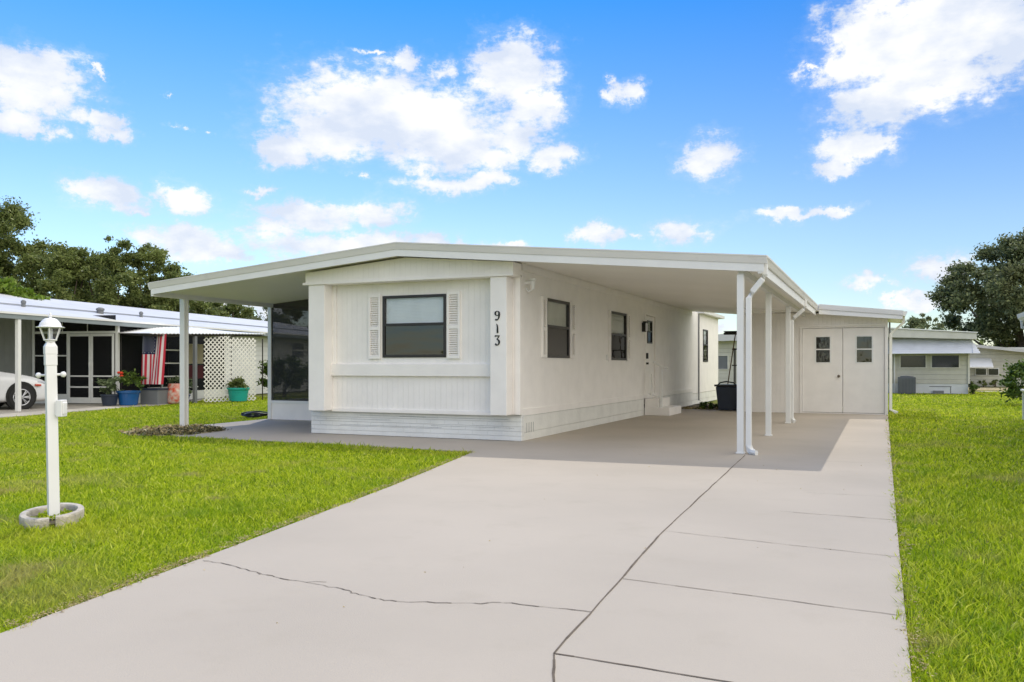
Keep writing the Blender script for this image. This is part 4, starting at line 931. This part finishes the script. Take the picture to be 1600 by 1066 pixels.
p = NL(3.55,-.62); pot('flower_planter', 'large blue glazed pot with red flowers beside the porch screen doors', p.x, p.y, .32, .44, 'blue', 'shrub', 3, .75, seed=3, pr=.5)
p = NL(3.15,-.28); pot('flower_planter', 'smaller dark blue pot of yellowish foliage left of the large blue pot', p.x, p.y, .24, .34, 'bin', 'palegreen', 0, .75, seed=9, pr=.34)
p = NL(6.70,-2.42); pot('basket_planter', 'teal ribbed tub planter in front of the lattice panels', p.x, p.y, .34, .46, 'teal', 'oak', 0, .35, seed=4, pr=.3)
p = NL(5.35,-1.2); pot('flower_planter', 'small blue tub with a leafy plant right of the white patio post', p.x, p.y, .26, .26, 'navy', 'palegreen', 0, .8, seed=12, pr=.3)
def nbox(name, label, cat, u0, u1, v0, v1, z0, z1, m, bevel=.01, lid=None):
    t = thing(name, label, cat, NL((u0+u1)/2,(v0+v1)/2), NA)
    g = MB(); c_ = ((u0+u1)/2,(v0+v1)/2)
    g.box((u0-c_[0],v0-c_[1],z0),(u1-c_[0],v1-c_[1],z1)); g.build('body', M[m], t, world=False, bevel=bevel)
    if lid: g = MB(); g.box((u0-c_[0]-.02,v0-c_[1]-.02,z1),(u1-c_[0]+.02,v1-c_[1]+.02,z1+.05)); g.build('lid', M[lid], t, world=False, bevel=.01)
    return t
nbox('storage_box', 'low grey storage box standing under the hanging flag', 'storage box', 4.1,4.7,-1.22,-.62,0,.44,'grey', lid='bin')
# bag of soil: soft pillow
b_ = thing('soil_bag', 'red and white plastic soil bag standing beside the grey storage box', 'bag', NL(4.75,-1.35), NA)
g = MB(); vs=[]; 
for (z,w,d) in ((0,.20,.14),(.06,.25,.18),(.3,.26,.17),(.5,.23,.12),(.60,.22,.04),(.63,.21,.02)):
    for k in range(12): t=2*math.pi*k/12; vs.append((d*math.cos(t)*1.0,w*math.sin(t),z))
fs=[(i*12+k,i*12+(k+1)%12,(i+1)*12+(k+1)%12,(i+1)*12+k) for i in range(5) for k in range(12)]+[tuple(range(12)),tuple(60+k for k in range(12))]
g.add(vs,fs); g.build('bag_body', M['redbag'], b_, world=False, smooth=True)
sh_ = thing('storage_shelf', 'tall storage shelf with pale shelf boards under the canopy', 'shelf', NL(6.2,-.35), NA)
g = MB()
for u in (-1.0,0,.98):
    for v in (-.22,.2): g.box((u,v,0),(u+.03,v+.03,1.95))
g.build('shelf_upright', M['bronze'], sh_, world=False)
for z in (.45,.82,1.25,1.68):
    g = MB(); g.box((-1.02,-.25,z),(1.03,.25,z+.035)); g.build('shelf_board', M['lattice'], sh_, world=False)
tb = thing('plywood_board', 'tan board leaning on the storage shelf right of the white patio post', 'board', NL(6.75,-.75), NA)
g = MB(); g.box((-.35,0,1.25),(.55,.02,1.92)); g.build('board', M['tanboard'], tb, world=False)
g = MB(); g.box((-.35,.0,.75),(.55,.02,1.2)); g.build('hanging_cloth', M['darkred'], tb, world=False)
sm = bush('shrub', 'bushy green shrub growing behind the right end of the lattice panels', 'shrub', -20.3, 25.2, 1.75, .85, M['shrub'], 40, 150, .06, seed=8)
bush('shrub', 'dark round shrub seen through the porch screen panel', 'shrub', -19.6, 27.6, 1.5, 1.3, M['oak'], 44, 150, .07, seed=18)
# dark hose heap near screen room
t = thing('garden_hose', 'dark garden hose lying on the lawn beside the screen room corner', 'hose', (-13.1,15.3,0))
g = MB(); pts = []
for i in range(70):
    a = i*.42; pts.append((-13.1+.32*math.cos(a)*(1+.25*math.sin(i*.31)), 15.3+.24*math.sin(a), .03+.0012*i+.02*math.sin(i*.9)))
g.tube(pts, .014, 5); g.build('hose_coil', M['black'], t, smooth=True)

# ================================================================== RIGHT BACK HOMES
rh = thing('back_home', 'cream neighbouring home with a wide slatted awning behind the right lawn', 'house', (2.1,40,0))
g = MB(); g.wall(1, 40, 40.1, .2, 3.45, .42, 2.6, [(.79,1.86,1.07,1.66),(2.0,3.12,1.07,1.66)]); g.box((3.35,40.101,.42),(3.45,50,2.5)); g.box((.2,40.101,.42),(.3,50,2.6)); g.build('front_wall', M['tan'], rh)
g = MB(); g.box((.25,40.03,0),(3.42,40.12,.419)); g.build('skirt', M['alum'], rh)
g = MB(); g.box((1.95,40.02,.28),(2.8,40.028,.31)); g.box((2.75,40.02,.02),(2.78,40.028,.28)); g.box((2.1,39.85,-.02),(2.5,40.0,.12)); g.build('skirt_hatch', M['grey'], rh)
g = MB(); g.prism([(.0,2.80),(3.68,2.52),(3.68,2.28),(.0,2.42)], 1, 39.45, 50); rr_ = g.build('roof', M['cream'], rh)
g = MB(); g.prism([(-.1,2.86),(3.72,2.575),(3.72,2.535),(-.1,2.81)], 1, 39.4, 50.1); g.build('roof_edge', M['trimwhite'], rr_)
for (a,b) in ((.79,1.86),(2.0,3.12)):
    g = MB()
    for (p_,q_,r_,s_) in ((a,b,1.07,1.11),(a,b,1.62,1.66),(a,a+.05,1.11,1.62),(b-.05,b,1.11,1.62)): g.box((p_,39.97,r_),(q_,40.03,s_))
    f_ = g.build('window', M['cream'], rh)
    g = MB(); g.box((a+.05,40.0,1.11),(b-.05,40.01,1.62)); g.build('pane', glassd, f_)
# slatted awning
g = MB(); 
n = 8
for i in range(n):
    z1_ = 2.36-i*.082; y1_ = 39.96-i*.10
    g.add([(.35,y1_,z1_),(3.5+.04*i,y1_,z1_),(3.5+.04*i,y1_-.11,z1_-.085),(.35,y1_-.11,z1_-.085),(.35,y1_,z1_-.012),(3.5+.04*i,y1_,z1_-.012),(3.5+.04*i,y1_-.11,z1_-.097),(.35,y1_-.11,z1_-.097)],[(0,1,2,3),(7,6,5,4),(3,2,6,7),(0,4,5,1)])
for x in (.36,3.52): g.prism([(39.96,2.36),(39.1,1.70),(39.96,1.72)], 0, x, x+.02)
g.build('awning', M['alum'], rh)
g = MB(); g.box((3.40,39.95,.42),(3.48,40.0,2.5)); g.build('corner_trim', M['cream'], rh)
ac = thing('air_conditioner', 'dark grey outdoor air conditioning unit by the wall of the cream home', 'air conditioner', (1.05,39.2,0))
g = MB(); g.box((.72,38.9,0),(1.40,39.55,.70)); g.build('casing', M['ac'], ac, bevel=.02)
g = MB()
for k in range(12): g.box((.74+k*.055,38.885,.06),(.755+k*.055,38.899,.64))
g.lathe([(.25,0),(.27,.03),(.1,.05)], (1.06,39.2,.70), 16); g.build('grille', M['grey'], ac)
g = MB(); g.tube([(.45,39.9,0),(.45,39.9,2.3)], .05, 6); g.tube([(.6,39.9,0),(.6,39.9,2.2)], .03, 6); g.build('downspout', M['trimwhite'], rh)
bush('shrub', 'small dark shrub at the corner of the cream home', 'shrub', 3.6, 39.9, .5, .22, M['shrub'], 10, 80, .05, seed=31)
# farther home
fh = thing('far_home', 'far cream home with a sloping white roof behind the right hand bush', 'house', (6.0,54,0))
g = MB(); g.box((3.6,54,0),(7.6,54.1,2.2)); g.build('front_wall', M['tan'], fh)
g = MB(); g.prism([(3.4,2.75),(5.0,2.35),(8.5,1.93),(8.5,1.75),(5.0,2.2),(3.4,2.6)], 1, 53.3, 62); g.build('roof', M['metalroof'], fh)
g = MB(); g.add([(4.2,54,1.6),(5.75,54,1.6),(5.75,52.9,1.12),(4.2,52.9,1.12),(4.2,54,1.58),(5.75,54,1.58),(5.75,52.9,1.06),(4.2,52.9,1.06)],[(0,1,2,3),(7,6,5,4),(3,2,6,7),(0,4,5,1),(1,5,6,2),(0,3,7,4)]); g.build('awning', M['trimwhite'], fh)
for (a,b) in ((5.0,5.5),(5.62,6.1)):
    g = MB(); g.box((a-.04,53.95,.62),(b+.04,53.995,1.04)); f_ = g.build('window', M['trimwhite'], fh)
    g = MB(); g.box((a,53.93,.66),(b,53.948,1.0)); g.build('pane', glassd, f_)
for k,(x,lab) in enumerate(((4.7,'leftmost'),(5.3,'second from left'),(5.9,'third from left'),(6.5,'rightmost'))):
    bush('hedge_shrub', lab+' of the low shrubs along the wall of the far cream home', 'shrub', x, 53.4, .42, .26, M['oak'], 9, 60, .05, seed=50+k, group='low shrubs along the far home')
g = MB(); g.prism([(3.9,44),(9,44.6),(9,45.6),(3.9,45.0)],2,-.06,-.02); struct('path', g, M['concrete2'])
g = MB(); g.prism([(3.9,47),(9,47.6),(9,53),(3.9,53)],2,-.06,-.025); struct('dry_ground', g, M['mulch'])
# bush, right edge
bush('flowering_bush', 'tall loose green bush at the right edge of the lawn', 'bush', 4.25, 29.6, 1.62, .95, M['shrub'], 46, 130, .06, seed=21)
bush('flowering_bush', 'yellow green bush behind the white slatted bench at the right edge', 'bush', 4.3, 27.3, 1.15, .5, M['yellow'], 30, 110, .05, seed=23)
# slatted white bench at right edge
bt = thing('garden_bench', 'white slatted bench end showing at the right edge of the lawn', 'bench', (3.2,21.6,0))
g = MB()
for z in (.16,.33,.50): g.box((2.92,21.35,z),(4.1,21.38,z+.12))
g.build('slat', M['trimwhite'], bt, bevel=.008)
g = MB(); g.box((2.9,21.34,.62),(4.12,21.86,.665)); g.build('seat', M['trimwhite'], bt, bevel=.008)
for (x,y) in ((2.93,21.4),(4.04,21.4),(2.93,21.78),(4.04,21.78)):
    g = MB(); g.box((x,y-.03,-.03),(x+.06,y+.03,.619)); g.build('leg', M['trimwhite'], bt)
# near right neighbour, mostly out of frame
rn = thing('side_home', 'white home whose eave corner shows at the right edge of the picture', 'house', (5.5,14,0))
g = MB(); g.box((3.25,6,0),(3.35,19.6,2.3)); g.box((3.351,19.5,0),(7,19.6,2.3)); g.build('wall', M['white'], rn)
g = MB(); g.prism([(2.72,2.24),(5.4,2.75),(8,2.25),(8,2.1),(2.72,2.1)], 1, 5.5, 20.05); g.build('roof', M['metalroof'], rn)
g = MB(); g.prism([(2.72,2.25),(2.60,2.25),(2.62,2.17),(2.66,2.11),(2.72,2.09)], 1, 5.5, 20.1); g.tube([(2.67,19.9,2.12),(2.67,19.9,1.98),(3.15,19.9,1.8),(3.18,19.9,.1)], .04, 4, sq=True); g.build('gutter', M['trimwhite'], rn)
# home seen through the carport gap
gh = thing('rear_home', 'beige sided home seen through the gap behind the carport', 'house', (-5.6,40,0))
g = MB(); g.wall(1, 40, 40.1, -8.5, -3, 0, 2.45, [(-7.0,-6.5,1.02,1.65)]); g.build('front_wall', M['tan'], gh)
g = MB(); g.prism([(-9,2.38),(-5.4,2.8),(-2.5,2.5),(-2.5,2.4),(-9,2.28)], 1, 39.5, 48); g.build('roof', M['metalroof'], gh)
g = MB(); g.box((-7.06,39.96,1.0),(-6.44,40.02,1.03)); g.box((-7.06,39.96,1.64),(-6.44,40.02,1.68)); g.box((-6.5,39.96,1.03),(-6.44,40.02,1.64)); g.box((-7.06,39.96,1.03),(-7.0,40.02,1.64)); f_ = g.build('window', M['cream'], gh)
g = MB(); g.box((-7.0,40.0,1.03),(-6.5,40.01,1.64)); g.build('pane', M['grey'], f_)

# ================================================================== TREES
def at(px_az, d): return (math.sin(px_az)*d, math.cos(px_az)*d)
fwx, fwy, rtx, rty = -math.sin(CAM_YAW), math.cos(CAM_YAW), math.cos(CAM_YAW), math.sin(CAM_YAW)
def W(lat, d): return (fwx*d+rtx*lat, fwy*d+rty*lat)
TL = [ # lateral, depth, height, crown radius, trunk, label, material, clumps
 (-29.8,46,10.9,3.4,3.2,'tallest oak at the left edge with an open ragged top','oak',60),
 (-27.2,48,8.1,2.9,2.0,'bushy oak just right of the tallest left oak','oak',60),
 (-24.2,45,7.4,2.6,1.8,'oak in the middle of the left row behind the neighbouring roof','oak',55),
 (-21.8,46,8.3,2.2,2.2,'oak with a tall narrow tuft in the left row','oak',48),
 (-20.4,47,7.9,1.9,1.6,'dense oak at the right of the tall tufted oak','oak',44),
 (-19.2,48,6.1,1.9,1.2,'short oak near the right end of the left row','oak',40),
 (-17.6,52,5.2,1.8,1.0,'lowest oak next to the patio roof corner','oak',34),
 (-27.6,58,8.6,3.6,2.2,'broad oak filling in behind the left row','oak',50),
 (-22.5,58,7.6,3.4,2.0,'second broad oak filling in behind the left row','oak',50),
]
for k,(lat,d,h,cr,th,lab,m_,nc) in enumerate(TL):
    x,y = W(lat,d); tree('oak_tree', lab, 'tree', x, y, h, cr, th, M[m_], nc, 620, .085, .2, group='oaks behind the left neighbouring home', seed=100+k)
x,y = W(-17.6,29.5); tree('lime_tree', 'bright lime green tree top just above the neighbouring roof at the left', 'tree', x, y, 4.1, 1.55, 1.5, M['lime'], 34, 200, .09, .09, seed=140)
for k,(lat,d,h,cr,th,lab) in enumerate(((-20.6,56,5.0,1.3,2.0,'small distant tree right of the patio corner post'),(-17.9,54,5.1,1.6,2.0,'small distant tree in the middle of the patio opening'),(-15.6,56,4.6,1.4,1.6,'small distant tree left of the porch screen'),(-13.9,50,4.8,1.8,1.4,'small distant tree seen through the porch screen'))):
    x,y = W(lat,d); tree('distant_tree', lab, 'tree', x, y, h, cr, th, M['oak2'], 22, 330, .08, .12, group='small trees beyond the patio opening', seed=160+k, clump_r=.2)
x,y = W(34.9,57); tree('oak_tree', 'large dark oak towering behind the homes at the right', 'tree', x, y, 9.7, 5.2, 1.6, M['oak2'], 130, 480, .115, .4, seed=201, clump_r=.11)
x,y = W(43.0,62); tree('oak_tree', 'second large oak at the right edge of the picture', 'tree', x, y, 10.0, 5.2, 1.4, M['oak2'], 90, 520, .115, .3, seed=203, clump_r=.13)
for k,(lat,d,h,cr,th,lab,m_) in enumerate(((21.6,44,3.9,1.0,1.2,'thin small tree just right of the shed roof','oak2'),(24.2,50,4.0,1.6,1.0,'pale green tree behind the roof of the cream home','palegreen'),(27.0,58,3.6,2.2,.8,'yellowish tree behind the right end of the cream home','yellow'),(36.0,58,3.2,2.0,.6,'yellowish bushy tree low at the right edge','yellow'))):
    x,y = W(lat,d); tree('small_tree', lab, 'tree', x, y, h, cr, th, M[m_], 24, 330, .08, .1, seed=220+k, clump_r=.2)
# far woods
rng = np.random.default_rng(77); C = []
for k in range(420):
    a = rng.uniform(-1.25,.75); d = rng.uniform(120,150); C.append((math.sin(a)*d, math.cos(a)*d, rng.uniform(.5,3.4)))
V, F = leaf_cloud(C, [3.2]*420, [130]*420, .42); V[:,2] = np.maximum(V[:,2],0); tag(fast_mesh('distant_woods', V, F, M['oak']), kind='stuff')

# ================================================================== GRASS
def inpoly(X, Y, poly):
    r = np.zeros(len(X), bool); n = len(poly); j_ = n-1
    for i in range(n):
        xi,yi = poly[i]; xj,yj = poly[j_]
        c_ = ((yi > Y) != (yj > Y)) & (X < (xj-xi)*(Y-yi)/((yj-yi) or 1e-9)+xi); r ^= c_; j_ = i
    return r
DRV = [(-3.0,-2.5),(.09,-2.5),(.11,7),(.18,22.2),(.19,26),(-3.3,26),(-9.2,30),(-12.6,24),(-12.6,13.12),(-12.53,12.0),(-11.4,10.79),(-10.15,10.76),(-7.88,10.66),(-5.18,10.49),(-4.47,7.2),(-3.90,4.1),(-3.57,2.2)]
SLAB = [tuple(NL(*p)[:2]) for p in ((-9,-1.6),(-2.3,-1.62),(.6,-1.46),(4.3,-1.4),(8.4,-.4),(25,.5),(25,10),(-9,8))]
BACK = [(.2,40),(3.5,40),(3.9,44),(9,44.6),(12,44.6),(12,80),(.2,80)]
def grass(name, label_seed, az0, az1, d0, d1, dens0, h0, blade5, reject=()):
    rg = np.random.default_rng(label_seed)
    # stratified in rings so that density falls with distance
    VV = []; edges = np.geomspace(d0, d1, 26)
    Xs = []; Ys = []
    for a, b in zip(edges, edges[1:]):
        area = .5*(az1-az0)*(b*b-a*a); dm = (a+b)/2; n = int(area*dens0*(d0/dm)**1.75)
        r_ = np.sqrt(rg.uniform(a*a,b*b,n)); t_ = rg.uniform(az0,az1,n); Xs.append(np.sin(t_)*r_); Ys.append(np.cos(t_)*r_)
    X = np.concatenate(Xs); Y_ = np.concatenate(Ys)
    JX = X+.022*np.sin(Y_*9)+.018*np.sin(Y_*23+1)+rg.normal(0,.012,len(X)); JY = Y_+.02*np.sin(X*11)
    keep = ~inpoly(JX,JY,DRV) & ~inpoly(X,Y_,SLAB) & ~inpoly(X,Y_,BACK) & (((X-ring_c[0])**2+(Y_-ring_c[1])**2) > .24**2)
    keep &= ~(inpoly(JX,JY,BED) & (rg.random(len(X)) > .10))
    X = X[keep]; Y_ = Y_[keep]; n = len(X)
    D = np.hypot(X,Y_)
    # height varies in soft patches
    pn = .5+.25*np.sin(X*2.1+1.3*np.sin(Y_*1.7))+.25*np.sin(Y_*2.6+1.1*np.sin(X*2.3+2))
    h = h0*(.45+.9*rg.random(n))*(.7+.6*pn)*np.where(rg.random(n) > .965, 1.7, 1); w = (.0014+.00047*D)*rg.uniform(.7,1.4,n)
    th = rg.uniform(0,2*np.pi,n); lean = rg.uniform(.1,1.35,n)*h; ph = th+rg.normal(0,.8,n)+np.pi/2
    bx_, by_ = np.cos(th)*w, np.sin(th)*w; lx, ly = np.cos(ph)*lean, np.sin(ph)*lean
    z0_ = np.full(n,-.04)
    P0 = np.stack([X-bx_,Y_-by_,z0_],1); P1 = np.stack([X+bx_,Y_+by_,z0_],1)
    M0 = np.stack([X-bx_*.8+lx*.35,Y_-by_*.8+ly*.35,z0_+h*.62],1); M1 = np.stack([X+bx_*.8+lx*.35,Y_+by_*.8+ly*.35,z0_+h*.62],1)
    T_ = np.stack([X+lx,Y_+ly,z0_+h],1)
    V = np.stack([P0,P1,M1,M0,T_],1).reshape(-1,3); b_ = np.arange(n)*5
    F = np.concatenate([np.stack([b_,b_+1,b_+2],1),np.stack([b_,b_+2,b_+3],1),np.stack([b_+3,b_+2,b_+4],1)])
    return V, F, n
tot = 0; Vs = []; Fs = []; off = 0
for (az0,az1,d0,d1,dn,sd_) in ((R(-62),R(-18),3.6,34,21000,1),(R(-4),R(16),2.6,44,21000,2)):
    V,F,n = grass('g',sd_,az0,az1,d0,d1,dn,.047,True); Vs.append(V); Fs.append(F+off); off += len(V); tot += n
print('blades', tot)
tag(fast_mesh('lawn_grass', np.concatenate(Vs), np.concatenate(Fs), M['grass']), kind='stuff')
# weeds in the lamp ring
rng = np.random.default_rng(5); C = [(ring_c[0]+.17*q*math.cos(a)*rx+(.27*q*math.sin(a)+.12*q*math.cos(a))*qx, ring_c[1]+.17*q*math.cos(a)*ry+(.27*q*math.sin(a)+.12*q*math.cos(a))*qy, .03) for a,q in zip(rng.uniform(0,6.28,26), rng.uniform(.3,1,26))]
V,F = leaf_cloud(C,[.045]*26,[28]*26,.012); V[:,2] = np.clip(V[:,2],.012,.08); tag(fast_mesh('ring_weeds', V, F, M['grass']), kind='stuff')
# dry litter on the mulch bed
rng = np.random.default_rng(6)
def in_bed(n, x0, x1):
    X_ = rng.uniform(x0,x1,n*12); Y_ = rng.uniform(10.6,13.2,n*12); k_ = inpoly(X_,Y_,BED); return [(a,b,.0) for a,b in zip(X_[k_][:n],Y_[k_][:n])]
C = in_bed(90,-13,-11.2); C2 = in_bed(150,-12.0,-10.9)
V2,F2 = leaf_cloud(C2,[.10]*len(C2),[60]*len(C2),.024); V2[:,2] = np.clip(V2[:,2]*.8,.004,.10)
V,F = leaf_cloud(C,[.12]*len(C),[50]*len(C),.028); V[:,2] = np.clip(V[:,2],.004,.06)
M['litter'] = leaf_mat('dry_litter', (.20,.15,.07), (.48,.38,.18), (.66,.55,.30), .2)
tag(fast_mesh('bed_litter', V, F, M['litter']), kind='stuff')
M['darklitter'] = leaf_mat('dark_bed_litter', (.03,.025,.015), (.09,.08,.03), (.16,.17,.05), .1)
tag(fast_mesh('bed_weeds', V2, F2, M['darklitter']), kind='stuff')
rng = np.random.default_rng(8); C = [(rng.uniform(-5.1,-3.7), rng.uniform(23.05,23.9), 0) for k in range(40)]
V,F = leaf_cloud(C,[.12]*40,[30]*40,.03); V[:,2] = np.clip(V[:,2],-.01,.05); tag(fast_mesh('leaf_litter', V, F, M['litter']), kind='stuff')

# clippings and dirt along the slab edges
rng = np.random.default_rng(9); C = []
EL = [(-3.62,2.6),(-3.90,4.1),(-4.47,7.2),(-5.17,10.48)]
for k in range(900):
    q = rng.uniform(0,3)**1.0; i = int(min(q,2)); f_ = q-i; a, b = EL[i], EL[i+1]
    C.append((a[0]+(b[0]-a[0])*f_+rng.normal(-.035,.03), a[1]+(b[1]-a[1])*f_, 0))
for k in range(500):
    C.append((.12+rng.normal(.03,.025), 2.6+rng.uniform(0,1)**1.6*19, 0))
V,F = leaf_cloud(C,[.03]*len(C),[9]*len(C),.008,.35); V[:,2] = np.clip(V[:,2]*.4,-.03,.012)+.004; tag(fast_mesh('edge_litter', V, F, M['litter']), kind='stuff')

# a few fallen leaves and specks on the slab
rng = np.random.default_rng(19); C = [(rng.uniform(-5,.05), rng.uniform(3,16), .004) for k in range(46)]+[(rng.uniform(-11.5,-9.5), rng.uniform(11,14.5), .0) for k in range(10)]
V,F = leaf_cloud(C,[.006]*len(C),[2]*len(C),.007,.6); V[:,2] = np.clip(V[:,2],.002,.009); tag(fast_mesh('fallen_leaves', V, F, M['litter']), kind='stuff')
